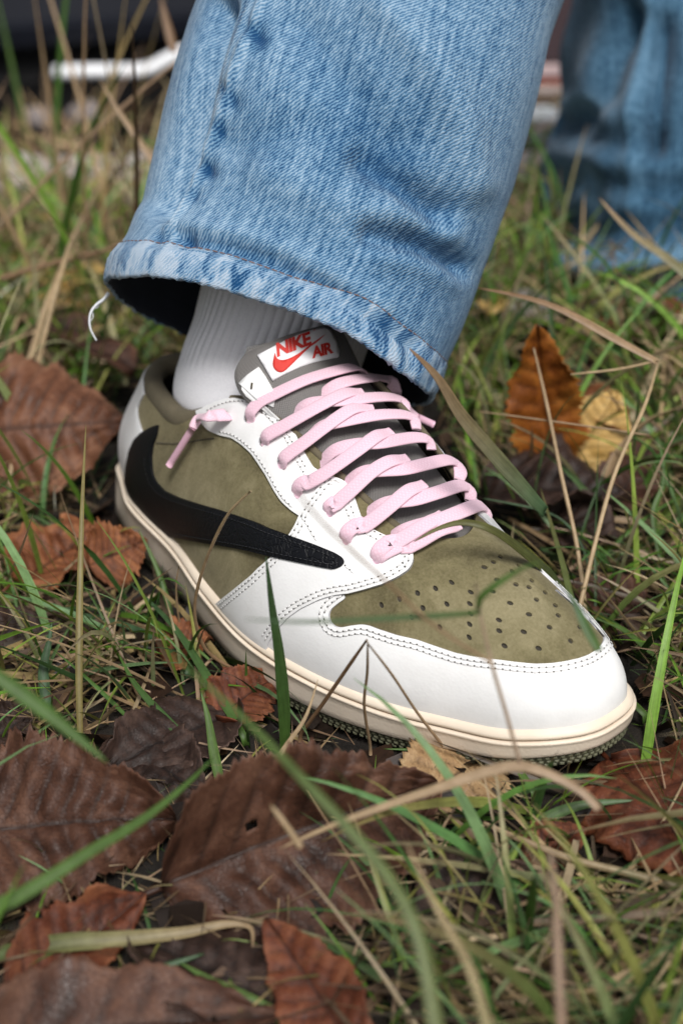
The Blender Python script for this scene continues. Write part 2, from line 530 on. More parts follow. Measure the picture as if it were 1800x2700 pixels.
def surf(u, v, off=0.0):
    """point on the upper, u in stations (wraps), v 0..1, lifted off along the normal (mm)"""
    u = np.mod(np.asarray(u, float), NK) * NSUB; v = np.clip(np.asarray(v, float), 0, 1) * (NV - 1)
    i = np.floor(u).astype(int) % NU; j = np.clip(np.floor(v).astype(int), 0, NV - 2)
    a = (u - np.floor(u))[..., None]; b = (v - j)[..., None]; i2 = (i + 1) % NU
    P = (1 - a) * (1 - b) * S[i, j] + a * (1 - b) * S[i2, j] + (1 - a) * b * S[i, j + 1] + a * b * S[i2, j + 1]
    N = unit((1 - a) * (1 - b) * SN[i, j] + a * (1 - b) * SN[i2, j] + (1 - a) * b * SN[i, j + 1] + a * b * SN[i2, j + 1])
    return P + N * np.reshape(off, np.shape(off) + (1,) if np.ndim(off) else ())


_bf = grid_faces(NU, NV, True)
bvh_up = BVHTree.FromPolygons([Vector(p) for p in (S.reshape(-1, 3) * MM)], _bf)


def hit_uv(q):
    o, d = ray(q)
    for k in range(60):
        loc, nrm, idx, dist = bvh_up.ray_cast(Vector(o), Vector(d))
        if loc is not None and SN[divmod(idx, NV - 1)] @ d < 0: break
        # slid off the silhouette: step towards the middle of the shoe
        c = np.array([900., 1450.]); q = np.asarray(q, float) + unit(c - np.asarray(q, float)) * 1.5
        o, d = ray(q)
    i, j = divmod(idx, NV - 1)
    p = np.array(loc) / MM; p00 = S[i, j]; e1 = S[(i + 1) % NU, j] - p00; e2 = S[i, j + 1] - p00
    A = np.array([[e1 @ e1, e1 @ e2], [e1 @ e2, e2 @ e2]]); r = np.array([(p - p00) @ e1, (p - p00) @ e2])
    s = np.linalg.solve(A, r)
    return np.array([(i + s[0]) / NSUB, (j + s[1]) / (NV - 1)])


def to_uv(pts, closed=False, step=5.0, smooth=True, first=None):
    """pixel outline -> dense outline in (u, v)"""
    P = np.asarray(pts, float)
    if closed: P = np.vstack([P, P[:1]])
    P = resample(P, step)
    if smooth:
        Q = P.copy()
        for _ in range(2): Q[1:-1] = .25 * Q[:-2] + .5 * Q[1:-1] + .25 * Q[2:]
        P = Q
    if closed: P = P[:-1]
    uv = np.array([hit_uv(q) for q in P])
    for i in range(1, len(uv)):
        while uv[i, 0] - uv[i - 1, 0] > NK / 2: uv[i, 0] -= NK
        while uv[i, 0] - uv[i - 1, 0] < -NK / 2: uv[i, 0] += NK
    return uv


SU, SV = 27.0, 68.0     # mm per unit of u and v, about


def inside(P, poly):
    x, y = P[:, 0], P[:, 1]; c = np.zeros(len(P), bool); q = np.roll(poly, 1, 0)
    for (x1, y1), (x2, y2) in zip(poly, q):
        k = (y1 > y) != (y2 > y)
        c ^= k & (x < (x2 - x1) * (y - y1) / (y2 - y1 + 1e-15) + x1)
    return c


def seg_dist(P, poly):
    d = np.full(len(P), 1e9); Q = np.roll(poly, -1, 0)
    for a, b in zip(poly, Q):
        ab = b - a; t = np.clip(((P - a) @ ab) / (ab @ ab + 1e-12), 0, 1)
        d = np.minimum(d, np.linalg.norm(P - (a + t[:, None] * ab), axis=1))
    return d


def panel(name, uv, top, base, mat, parent, holes=(), res=2.2, edge_mat=None, label=None, puff=0.0, fold=None):
    """a leather piece cut to an outline in (u,v), lying on the upper, its face `top` mm and its foot `base` mm above it"""
    sc = np.array([SU, SV]); poly = np.asarray(uv) * sc
    hol = [np.asarray(h) * sc for h in holes]
    mn, mx = poly.min(0), poly.max(0)
    gx, gy = np.meshgrid(np.arange(mn[0], mx[0], res), np.arange(mn[1], mx[1], res * .9)); gx[1::2] += res / 2
    G = np.column_stack([gx.ravel(), gy.ravel()])
    G = G[inside(G, poly)]
    bd = seg_dist(G, poly)
    for h in hol:
        bd = np.where(inside(G, h), 0, np.minimum(bd, seg_dist(G, h)))
    G = G[bd > res * .45]
    # a ring just inside the edge makes the rounded rim
    pts = [tuple(p) for p in poly]; edges = [(i, (i + 1) % len(poly)) for i in range(len(poly))]
    for h in hol:
        b = len(pts); pts += [tuple(p) for p in h]; edges += [(b + i, b + (i + 1) % len(h)) for i in range(len(h))]
    nb = len(pts)
    pts += [tuple(p) for p in G]
    vo, eo, fo, ov, oe, of = geometry.delaunay_2d_cdt([Vector(p) for p in pts], edges, [], 0, 1e-6)
    vo = np.array([tuple(v) for v in vo]); fo = np.array([f for f in fo])
    cen = vo[fo].mean(1); ok = inside(cen, poly)
    for h in hol: ok &= ~inside(cen, h)
    fo = fo[ok]
    used = np.unique(fo); remap = -np.ones(len(vo), int); remap[used] = np.arange(len(used)); vo = vo[used]; fo = remap[fo]
    d = seg_dist(vo, poly)
    for h in hol: d = np.minimum(d, seg_dist(vo, h))
    rim = .3
    lift = (top(vo[:, 0] / SU) if callable(top) else top) - rim * np.clip(1 - d / 1.2, 0, 1) ** 1.5 + puff * np.clip(d / 8, 0, 1)
    u = vo[:, 0] / SU; v = vo[:, 1] / SV
    X = surf(u, v, lift)
    # boundary edges -> wall
    cnt = {}
    for f in fo:
        for a, b in ((f[0], f[1]), (f[1], f[2]), (f[2], f[0])):
            cnt.setdefault((min(a, b), max(a, b)), []).append((a, b))
    V = list(X); F = [tuple(f) for f in fo]; MI = [0] * len(F)
    low = {}; hi = {}
    for k, l in cnt.items():
        if len(l) == 1:
            a, b = l[0]
            for q in (a, b):
                if q not in low:
                    low[q] = len(V); V.append(surf(u[q], v[q], base))
                    hi[q] = len(V); V.append(X[q])
            F.append((hi[b], hi[a], low[a], low[b])); MI.append(1 if edge_mat else 0)
    # orient faces outwards
    n0 = np.cross(X[fo[:, 1]] - X[fo[:, 0]], X[fo[:, 2]] - X[fo[:, 0]]); nn = surf(u[fo[:, 0]], v[fo[:, 0]], 1.0) - surf(u[fo[:, 0]], v[fo[:, 0]], 0.0)
    if (n0 * nn).sum() < 0: F = [tuple(reversed(f)) for f in F]
    mats = [mat, edge_mat] if edge_mat else [mat]
    o = mesh_obj(name, V, F, mats, parent, mat_idx=MI, uvs=None, scale=MM)
    if label: o['label'] = label
    return o


def stitches(owner, lines, lift, mat, pitch=2.5, closed=False, pits=True, r=.3):
    """rows of thread with needle holes between, joined, lying on a panel; lines are (u,v) polylines"""
    V, F, MI = [], [], []
    lift0 = lift
    for uv in lines:
        P = resample(np.column_stack([uv, surf(uv[:, 0], uv[:, 1], 0.0)]), None, 400)
        d = np.concatenate([[0], np.cumsum(np.linalg.norm(np.diff(P[:, 2:5], axis=0), axis=1))])
        n = int(d[-1] / pitch)
        for k in range(n):
            sA, sB = (k + .22) * pitch, (k + .98) * pitch
            lift = lift0(float(np.interp(sA, d, P[:, 0]))) if callable(lift0) else lift0
            U = [np.array([np.interp(s, d, P[:, 0]), np.interp(s, d, P[:, 1])]) for s in (sA, .5 * (sA + sB), sB)]
            A, Mi, B = [surf(q[0], q[1], lift) for q in U]
            nrm = unit(surf(U[1][0], U[1][1], lift + 1) - Mi); t = unit(B - A); s_ = np.cross(nrm, t)
            b = len(V)
            for c, rr, hh in ((A, .35, .0), (A * .7 + B * .3, 1, .22), (A * .3 + B * .7, 1, .22), (B, .35, .0)):
                for a in np.linspace(0, math.pi, 4): V.append(c + s_ * math.cos(a) * r * rr + nrm * (hh * r / .3 + math.sin(a) * r * rr * .7 - .03))
            for i in range(3):
                for j in range(3): F.append((b + i * 4 + j, b + i * 4 + j + 1, b + i * 4 + 4 + j + 1, b + i * 4 + 4 + j)); MI.append(0)
            if pits:
                q = np.array([np.interp((k + .1) * pitch, d, P[:, 0]), np.interp((k + .1) * pitch, d, P[:, 1])])
                c = surf(q[0], q[1], lift + .06); b = len(V)
                for a in np.linspace(0, 2 * math.pi, 7)[:-1]: V.append(c + t * math.cos(a) * .42 + s_ * math.sin(a) * .36)
                F.append(tuple(range(b, b + 6))); MI.append(1)
    o = mesh_obj("stitching", V, F, [mat, M['pit']], owner, mat_idx=MI, scale=MM)
    return tag(o, kind="stuff")


def inset_px(line, d):
    """parallel of a pixel polyline, d pixels to the right of travel (image axes)"""
    P = resample(np.asarray(line, float), 5.0)
    for _ in range(3): P[1:-1] = .25 * P[:-2] + .5 * P[1:-1] + .25 * P[2:]
    t = unit(np.gradient(P, axis=0)); n = np.column_stack([-t[:, 1], t[:, 0]])
    return P + n * d


def row(line, d, cut=(0, None)):
    P = inset_px(line, d)
    uv = to_uv(P, step=5.0, smooth=False)
    return uv[cut[0]:cut[1]]


def rect_uv(u0, u1, v0, v1, n=40):
    a = np.linspace(u0, u1, n); b = np.linspace(v0, v1, 14)
    return np.vstack([np.column_stack([a, a * 0 + v0]), np.column_stack([b * 0 + u1, b])[1:], np.column_stack([a[::-1], a * 0 + v1])[1:], np.column_stack([b * 0 + u0, b[::-1]])[1:-1]])


# lining: the bare inner shell everything lies on
mesh_obj("inner_lining", S.reshape(-1, 3), _bf, M['lining'], sneaker, scale=MM)
# sock liner inside, so the shoe is not hollow to the ground
_in = resample(np.vstack([plan, plan[:1]]), None, 90)[:-1]; _c = _in.mean(0)
mesh_obj("insole", [(*(_c + (p - _c) * .86), 33) for p in _in] + [(*_c, 33)], [(90, i, (i + 1) % 90) for i in range(90)], M['lining'], sneaker, scale=MM)

# quarter (lateral side), its medial mate, and the toe box
panel("quarter_panel", rect_uv(.9, 7.35, 0, .995, 80), 1.0, -.2, M['suede'], sneaker, label="lateral quarter in olive suede")
panel("quarter_panel", rect_uv(16.3, 21.9, 0, .995, 60), 1.0, -.2, M['suede'], sneaker, label="medial quarter in olive suede")

# perforations, read off the photograph
HOLES = [(1007, 1596), (1054, 1580), (1101, 1565), (1148, 1553), (1190, 1538), (1115, 1604), (1178, 1594), (1238, 1594), (1240, 1564), (1297, 1562), (1309, 1532), (1275, 1499), (1298, 1486), (1316, 1472), (1363, 1496), (1347, 1510),
         (1357, 1545), (1391, 1552), (1343, 1593), (1411, 1585), (1398, 1535), (1433, 1566), (1460, 1600), (1240, 1620), (1314, 1637), (1392, 1623), (1468, 1626), (1085, 1628), (1160, 1654),
         (1238, 1647), (1237, 1681), (1315, 1665), (1379, 1668), (1445, 1657), (1523, 1657), (1329, 1704), (1418, 1711), (1500, 1693)]


def round_hole(q, r=1.08, n=10):
    c = hit_uv(q); P0 = surf(c[0], c[1]); e = .02
    du = np.linalg.norm(surf(c[0] + e, c[1]) - surf(c[0] - e, c[1])) / (2 * e); dv = np.linalg.norm(surf(c[0], c[1] + e) - surf(c[0], c[1] - e)) / (2 * e)
    a = np.linspace(0, 2 * math.pi, n + 1)[:-1]
    return np.column_stack([c[0] + r * np.cos(a) / du, c[1] + r * np.sin(a) / dv])


panel("toe_box", rect_uv(7.3, 16.35, 0, .995, 90), 1.25, -.2, M['suede'], sneaker, holes=[round_hole(q) for q in HOLES], res=2.2, label="olive suede toe box with punched air holes")

# white toe guard: upper edge seen in the photograph, then round the medial side, its foot under the midsole lip
GUARD_EDGE = [(905, 1560), (917, 1577), (897, 1590), (878, 1606), (872, 1622), (878, 1640), (890, 1651), (905, 1653), (930, 1648), (958, 1645), (980, 1649), (996, 1656), (1050, 1674), (1102, 1686), (1150, 1703), (1204, 1721), (1250, 1731), (1306, 1739), (1360, 1747),
              (1408, 1752), (1450, 1751), (1485, 1747), (1515, 1741), (1541, 1732), (1560, 1720), (1571, 1711), (1580, 1698), (1583, 1688), (1580, 1677), (1572, 1666), (1537, 1637), (1508, 1606), (1480, 1581), (1457, 1563)]
ge = to_uv(GUARD_EDGE, step=5)
ue, ve = ge[-1]



def v_silhouette(u):
    P = surf(np.full(60, u), np.linspace(.02, .98, 60)); N = surf(np.full(60, u), np.linspace(.02, .98, 60), 1.0) - P
    f = ((P * MM - CAM_POS) * N).sum(1) < 0
    return np.linspace(.02, .98, 60)[np.argmax(f)] if f.any() else .6


mu = np.linspace(ue + .3, 16.6, 14)
med = np.column_stack([mu, [v_silhouette(u) + .012 for u in mu]])
med = np.vstack([med, [[17.0, med[-1, 1] - .05], [17.4, .5]]])
u_l = 6.2
foot = np.column_stack([np.linspace(17.5, u_l, 90), np.zeros(90)])
GUARD = np.vstack([ge, med, [[17.6, .35], [17.6, .15]], foot, [[u_l - .05, .2], [u_l - .03, .4]]])
guard = panel("toe_guard", GUARD, 2.3, .9, M['white'], sneaker, edge_mat=M['edge'], puff=.35)
_g = GUARD_EDGE[1:]
stitches(guard, [row(_g[0:], 10), row(_g[0:], 22)], 2.3 + .3, M['thread'])

# white heel counter
HEEL_EDGE = [(388, 1040), (376, 1062), (369, 1080), (371, 1102), (377, 1122), (384, 1141), (384, 1180), (380, 1230), (384, 1290), (395, 1340)]
he = to_uv(HEEL_EDGE, step=5)
he[:, 0] -= NK * np.round(he[:, 0].mean() / NK)
heel_top = np.column_stack([np.linspace(he[0, 0], -1.6, 12), np.full(12, .985)]); heel_top = heel_top[1:]
hf = np.column_stack([np.linspace(-1.6, he[-1, 0], 22), np.zeros(22)])
panel("heel_counter", np.vstack([he, hf[::-1][0:], heel_top[::-1]]), 2.0, .8, M['white'], sneaker, edge_mat=M['edge'])

# eyestay
EYELETS = [(602, 1097), (660, 1105), (698, 1168), (747, 1228), (790, 1305), (877, 1357), (919, 1429), (997, 1480)]
EYESTAY = [(527, 1074), (524, 1082), (530, 1100), (542, 1120), (560, 1138), (588, 1150), (619, 1157), (644, 1174), (670, 1198), (690, 1228), (708, 1256), (728, 1294), (748, 1325), (773, 1348), (799, 1366), (840, 1380), (900, 1330), (915, 1290),
           (880, 1270), (850, 1248), (830, 1236), (804, 1192), (779, 1137), (750, 1104), (722, 1080), (706, 1062), (689, 1050), (666, 1041), (645, 1037), (619, 1038), (600, 1042), (581, 1048), (555, 1058), (537, 1065)]
eyestay = panel("eyestay", to_uv(EYESTAY, True), 2.3, .8, M['white'], sneaker, holes=[round_hole(q, 1.9, 12) for q in EYELETS[:5]], edge_mat=M['edge'], label="white leather lateral eyestay")
_e = EYESTAY
stitches(eyestay, [row(_e[5:14], -9), row([(557, 1084), (581, 1072), (612, 1062), (645, 1060), (672, 1066), (693, 1080), (722, 1112), (742, 1133), (762, 1165), (790, 1222), (815, 1265)], 0), row([(735, 1107), (752, 1128), (772, 1160), (800, 1217), (822, 1256)], 0)], 2.3, M['thread'])
# medial eyestay: on the far side, mirrored by station
a = np.linspace(14.2, 18.6, 30)
panel("eyestay", np.vstack([np.column_stack([a, np.full(30, .66) - .12 * np.sin((a - 14.2) / 4.4 * math.pi)]), np.column_stack([a[::-1], np.full(30, .985)])]), 2.3, .8, M['white'], sneaker, edge_mat=M['edge'], label="white leather medial eyestay")

# white saddle over the forefoot
SADDLE = [(560, 1615), (591, 1583), (630, 1554), (678, 1516), (693, 1500), (728, 1470), (752, 1440), (776, 1410), (790, 1385), (799, 1363), (812, 1338), (828, 1315), (842, 1297), (856, 1275), (868, 1265), (884, 1265), (906, 1273), (919, 1284), (928, 1298), (937, 1315), (947, 1345), (956, 1371),
          (970, 1389), (987, 1404), (1012, 1417), (1038, 1428), (1062, 1438), (1082, 1450), (1090, 1464), (1092, 1480), (1088, 1495), (1078, 1509), (1053, 1525), (1015, 1543), (964, 1557), (926, 1566), (900, 1568), (875, 1573), (853, 1580), (805, 1602), (773, 1624), (741, 1659), (722, 1688), (712, 1730), (690, 1745), (640, 1700), (600, 1660)]
saddle = panel("forefoot_saddle", to_uv(SADDLE, True), 3.7, 1.0, M['white'], sneaker, holes=[round_hole(q, 1.9, 12) for q in EYELETS[5:]], edge_mat=M['edge'], label="white leather forefoot saddle")
_s = SADDLE
stitches(saddle, [row(_s[1:10], 8), row(_s[1:10], 20), row([(872, 1276), (893, 1276), (906, 1284)], 0),
                  row(_s[9:17], 8), row(_s[9:17], 19), row(_s[31:43], 9), row(_s[31:43], 20),
                  row([(925, 1330), (936, 1360), (948, 1385)], 0), row([(914, 1338), (924, 1366), (936, 1390)], 0),
                  row([(965, 1413), (990, 1427), (1020, 1442)], 0), row([(975, 1402), (1000, 1416), (1028, 1430)], 0), row(_s[27:33], 10), row(_s[27:33], 21),
                  row([(806, 1366), (822, 1390), (837, 1418), (852, 1437)], 0), row([(918, 1494), (935, 1510), (952, 1523)], 0)], 3.7, M['thread'])

# the big black tick-shaped stripe
STRIPE = [(426, 1121), (422, 1148), (412, 1174), (408, 1204), (409, 1230), (412, 1252), (420, 1269), (440, 1292), (479, 1311), (530, 1328), (581, 1343), (632, 1360), (683, 1378), (715, 1393), (779, 1416), (842, 1440), (893, 1462), (912, 1474), (919, 1486), (911, 1498), (891, 1505), (855, 1498),
          (791, 1483), (728, 1468), (677, 1455), (626, 1445), (606, 1441), (555, 1432), (504, 1422), (473, 1416), (450, 1412), (410, 1378), (380, 1345), (355, 1318), (338, 1285), (340, 1251), (343, 1226), (351, 1189), (364, 1160), (384, 1141), (410, 1126)]
_ua, _ub = hit_uv((640, 1400))[0], hit_uv((745, 1440))[0]


def stripe_top(u): return np.interp(u, [_ua, _ub], [2.5, 4.75])


stripe = panel("side_stripe", to_uv(STRIPE, True, step=4), stripe_top, .8, M['black'], sneaker, res=1.8, label="large black leather tick-shaped stripe", puff=.15)
panel_s = STRIPE
# the front third of the stripe climbs over the saddle
stitches(stripe, [row(STRIPE[3:18], 12), row(STRIPE[19:30], 11)], lambda u: stripe_top(u) + .17, M['thread_black'], pitch=2.2, pits=False, r=.26)
# fold stitched across the quarter
q_seam = to_uv([(418, 1168), (460, 1170), (500, 1167), (540, 1160), (575, 1157)])
_qs = bpy.data.objects["quarter_panel"]
stitches(_qs, [q_seam], 1.05, M['thread_olive'], pitch=2.0, pits=True, r=.35)


# ---- padded collar round the ankle
def tube(path, rx, ry, nrm, seg=12, cap=True, sq=.8):
    """rings round a path: rx across (path x nrm), ry along nrm"""
    P = np.asarray(path, float); t = unit(np.gradient(P, axis=0)); n_ = np.asarray(nrm, float)
    n_ = unit(n_ - (n_ * t).sum(1, keepdims=True) * t); b = np.cross(t, n_)
    a = np.linspace(0, 2 * math.pi, seg + 1)[:-1]
    rx = np.broadcast_to(np.reshape(rx, (-1, 1, 1)), (len(P), 1, 1)); ry = np.broadcast_to(np.reshape(ry, (-1, 1, 1)), (len(P), 1, 1))
    ca, sa = np.cos(a), np.sin(a)
    ex = np.sign(ca) * np.abs(ca) ** sq; ey = np.sign(sa) * np.abs(sa) ** sq
    R = P[:, None] + b[:, None] * ex[None, :, None] * rx + n_[:, None] * ey[None, :, None] * ry
    V = R.reshape(-1, 3); F = grid_faces(len(P), seg, False, True)
    F = [tuple(reversed(f)) for f in F]
    if cap:
        F.append(tuple(range(seg))); F.append(tuple(range((len(P) - 1) * seg, len(P) * seg))[::-1])
    return V, F, R


uc = np.linspace(18.35, 23 + 4.95, 150)
top = surf(uc, np.full(150, 1.0)); topn = surf(uc, np.full(150, .985), 1.0) - surf(uc, np.full(150, .985))
fat = np.clip(np.minimum((uc - 18.35) / 1.4, (27.95 - uc) / 1.0), .35, 1)
ctr = top - topn * (3.6 * fat - .8)[:, None] + np.array([0, 0, -1.5])
V, F, _ = tube(ctr, 4.7 * fat, 4.6 * fat, topn, 14)
mesh_obj("collar", V, F, M['collar'], sneaker, scale=MM)
# thin olive binding along the throat edge
ub = np.linspace(4.9, 8.2, 60); tb = surf(ub, np.full(60, 1.0), .4)
V, F, _ = tube(tb, 1.5, 1.2, surf(ub, np.full(60, .985), 1.0) - surf(ub, np.full(60, .985)), 8)
mesh_obj("throat_binding", V, F, M['collar'], sneaker, scale=MM)
ub = np.linspace(14.5, 18.4, 60); tb = surf(ub, np.full(60, 1.0), .4)
V, F, _ = tube(tb, 1.5, 1.2, surf(ub, np.full(60, .985), 1.0) - surf(ub, np.full(60, .985)), 8)
mesh_obj("throat_binding", V, F, M['collar'], sneaker, scale=MM)

# ---- tongue
TR = np.array([(234, 5, 66, 12, 3), (222, 5, 71.5, 13, 3.5), (204, 4, 81, 15, 4.5), (184, 3.5, 91.5, 17, 6), (165, 2.5, 101.5, 19, 8), (150, 1.5, 111, 22, 13), (143.5, 1.2, 116, 24, 16), (137, 1.5, 121.5, 25, 17), (133, 2, 125.8, 23.5, 14), (131.2, 2.3, 128, 19, 8)], float)
TRs = catmull(TR, 8)
wv = np.linspace(-1, 1, 41)
tt = unit(np.gradient(TRs[:, :3], axis=0)); across = np.array([0, 1., 0]); tn = unit(np.cross(across[None], tt)); tn *= np.sign(tn[:, 2:3])
TG = TRs[:, None, :3] + across * (wv * np.where(wv > 0, 1.18, 1))[None, :, None] * TRs[:, 3][:, None, None] - tn[:, None] * ((np.abs(wv) ** 2.0 * np.where(wv > 0, .5, 1))[None, :, None]) * TRs[:, 4][:, None, None]
nT, mT = TG.shape[:2]
_tv = np.concatenate([[0], np.cumsum(np.linalg.norm(np.diff(TRs[:, :3], axis=0), axis=1))]) * MM
uvT = np.stack([np.broadcast_to(wv[None] * .028, (nT, mT)), np.broadcast_to(_tv[:, None], (nT, mT))], -1).reshape(-1, 2)
tongue = mesh_obj("tongue", TG.reshape(-1, 3), grid_faces(nT, mT), M['nylon'], sneaker, uvs=uvT, scale=MM)
sol = tongue.modifiers.new("thickness", 'SOLIDIFY'); sol.thickness = .0045; sol.offset = -1 if False else 1
_tn = np.cross(np.gradient(TG, axis=0), np.gradient(TG, axis=1)); _tn = unit(_tn); _tn *= np.sign(_tn[:, :, 2:3])
tongue_bvh = BVHTree.FromPolygons([Vector(p) for p in (TG.reshape(-1, 3) * MM)], grid_faces(nT, mT))
# make sure the thickness grows inwards
_f0 = grid_faces(nT, mT)[0]; _g = TG.reshape(-1, 3)
if np.cross(_g[_f0[1]] - _g[_f0[0]], _g[_f0[2]] - _g[_f0[0]]) @ _tn[0, 0] > 0: sol.offset = -1


def cast(bvh, q, lift=0.0):
    o, d = ray(q)
    loc, n, i, dist = bvh.ray_cast(Vector(o), Vector(d))
    if loc is None:
        for s in np.linspace(.3, .8, 26):
            pass
        loc2, n, i, dist = bvh.find_nearest(Vector(o + d * .49))
        loc = loc2
    n = np.array(n); n = n if n @ d < 0 else -n
    return np.array(loc) / MM + n * lift, n


def px_patch(name, poly, bvh, lift, mat, parent, res=8, back=.8):
    """a small flat thing (label, print) lying on a surface: pixel outline, draped"""
    P = np.asarray(poly, float); mn, mx = P.min(0), P.max(0)
    gx, gy = np.meshgrid(np.arange(mn[0], mx[0], res), np.arange(mn[1], mx[1], res)); G = np.column_stack([gx.ravel(), gy.ravel()])
    G = G[inside(G, P)]
    if len(G): G = G[seg_dist(G, P) > res * .4]
    pts = [tuple(p) for p in P] + [tuple(p) for p in G]
    vo, eo, fo, *_ = geometry.delaunay_2d_cdt([Vector(p) for p in pts], [(i, (i + 1) % len(P)) for i in range(len(P))], [], 0, 1e-6)
    vo = np.array([tuple(v) for v in vo]); fo = np.array(fo); fo = fo[inside(vo[fo].mean(1), P)]
    X = [cast(bvh, q, lift) for q in vo]
    V = [x for x, n in X]; F = []
    for f in fo:
        a = np.cross(V[f[1]] - V[f[0]], V[f[2]] - V[f[0]])
        F.append(tuple(f) if a @ X[f[0]][1] > 0 else tuple(f[::-1]))
    cnt = {}
    for f in F:
        for a, b in ((f[0], f[1]), (f[1], f[2]), (f[2], f[0])): cnt.setdefault((min(a, b), max(a, b)), []).append((a, b))
    n0 = len(V)
    for i in range(n0): V.append(V[i] - X[i][1] * back)
    for l in cnt.values():
        if len(l) == 1: a, b = l[0]; F.append((b, a, a + n0, b + n0))
    return mesh_obj(name, V, F, mat, parent, scale=MM)


LABEL = [(679, 937), (710, 921), (745, 902), (780, 886), (815, 873), (845, 866), (860, 864), (870, 875), (880, 893), (888, 915), (891, 930), (890, 943), (860, 949), (825, 957), (790, 969), (755, 985), (720, 1005), (708, 985), (694, 961)]
label = px_patch("tongue_label", LABEL, tongue_bvh, 1.0, M['label'], sneaker, 10, 1.2)
label['label'] = "white woven tongue label with red print"
PATCH = [(615, 1030), (630, 1010), (655, 987), (683, 968), (700, 992), (716, 1020), (727, 1042), (722, 1075), (690, 1060), (650, 1045)]
px_patch("tongue_wing", PATCH, tongue_bvh, .7, M['white'], sneaker, 12, 1.0)
px_patch("wing_mark", [(664, 1010), (669, 1010), (667, 1027), (662, 1027)], tongue_bvh, .95, M['thread_olive'], sneaker, 6, .3)


def letters(txt, quad, lift=1.25, bold=.045):
    """built-in lettering, stretched to a pixel quad (bottom-left, bottom-right, top-right, top-left) and draped on the label"""
    cu = bpy.data.curves.new("lettering", 'FONT'); cu.body = txt; cu.offset = bold; cu.resolution_u = 4
    cu.space_character = .92
    ob = bpy.data.objects.new("lettering", cu); COL.objects.link(ob)
    bpy.context.view_layer.update()
    me = bpy.data.meshes.new_from_object(ob.evaluated_get(bpy.context.evaluated_depsgraph_get()))
    COL.objects.unlink(ob); bpy.data.objects.remove(ob)
    bm = bmesh.new(); bm.from_mesh(me)
    bmesh.ops.triangulate(bm, faces=bm.faces[:])
    v = np.array([vv.co[:2] for vv in bm.verts]); f = [[q.index for q in ff.verts] for ff in bm.faces]
    bm.free(); bpy.data.meshes.remove(me)
    mn, mx = v.min(0), v.max(0); st = (v - mn) / (mx - mn)
    q = np.asarray(quad, float); s, t = st[:, :1], st[:, 1:]
    P = (1 - s) * (1 - t) * q[0] + s * (1 - t) * q[1] + s * t * q[2] + (1 - s) * t * q[3]
    X = [cast(tongue_bvh, p, lift) for p in P]
    V = [x for x, n in X]
    F = []
    for a in f:
        c = np.cross(V[a[1]] - V[a[0]], V[a[2]] - V[a[0]]); F.append(tuple(a) if c @ X[a[0]][1] > 0 else tuple(a[::-1]))
    return mesh_obj("lettering", V, F, M['red'], label, smooth=False, scale=MM)


letters("NIKE", [(731, 944), (818, 912), (812, 876), (727, 907)])
letters("AIR", [(820, 950), (875, 935), (870, 903), (817, 919)])
LOGO = catmull(np.array([(725, 932), (722, 945), (720, 960), (723, 972), (731, 981), (741, 984), (752, 980), (768, 965), (790, 942), (812, 920), (832, 905), (852, 885), (854, 883), (835, 897), (815, 911), (790, 932), (770, 944), (752, 951), (738, 951), (729, 944)]), 3, True)
px_patch("tick_mark", LOGO, tongue_bvh, 1.25, M['red'], label, 8, .2)
letters("®", [(821, 877), (827, 875), (827, 870), (821, 872)], bold=.0)

# ---- laces: run on a shallow dome stretched between the two eyelet rows
nq = 60
ul = np.linspace(4.95, 9.6, nq); um = np.linspace(18.3, 13.9, nq)
TL = surf(ul, np.full(nq, .985), np.interp(ul, [6.1, 6.8], [2.4, 4.6])); TM = surf(um, np.full(nq, .985), 2.4)
# carried on above the top eyelets, over the tongue
_e = np.linspace(1, 0, 16, endpoint=False)[:, None] * 3.2
TL = np.vstack([TL[:1] + (TL[:1] - TL[8:9]) * _e, TL]); TM = np.vstack([TM[:1] + (TM[:1] - TM[8:9]) * _e, TM]); nq = len(TL)
ww = np.linspace(-1.35, 1.35, 55)
al = unit(np.gradient(.5 * (TL + TM), axis=0)); cn = unit(np.cross(unit(TM - TL), al)); cn *= np.sign(cn[:, 2:3])
arch = np.interp(np.arange(nq), [0, 16, 34, 64, 76], [13, 11, 8.5, 5.5, 3])
CG = (TL[:, None] * (1 - ww[None, :, None]) / 2 + TM[:, None] * (1 + ww[None, :, None]) / 2 + cn[:, None] * ((1 - np.abs(ww) ** 2.2)[None, :, None] * arch[:, None, None]))
carrier = BVHTree.FromPolygons([Vector(p) for p in (CG.reshape(-1, 3) * MM)], grid_faces(nq, len(ww)))


N_THROAT = unit(cn.mean(0))


def lace_pt(q, lift, over=2.0, flat=.5):
    o, d = ray(q); best = None
    a = carrier.ray_cast(Vector(o), Vector(d)); b = bvh_up.ray_cast(Vector(o), Vector(d))
    c = []
    if a[0] is not None: c.append((a[3], np.array(a[0]) / MM, np.array(a[1]), lift))
    if b[0] is not None and SN[divmod(b[2], NV - 1)] @ d < 0: c.append((b[3], np.array(b[0]) / MM, np.array(b[1]), lift + over))
    if not c:
        best = None
        for t_ in np.linspace(.50, .60, 41):
            loc, n, i, dd_ = carrier.find_nearest(Vector(o + d * t_))
            if best is None or dd_ < best[0]: best = (dd_, o + d * t_, np.array(n))
        c.append((0, best[1] / MM, best[2], lift * .5))
    dist, p, n, lf = min(c, key=lambda z: z[0])
    if n @ d > 0: n = -n
    n = unit(n * (1 - flat) + N_THROAT * flat)
    return p + n * lf, n


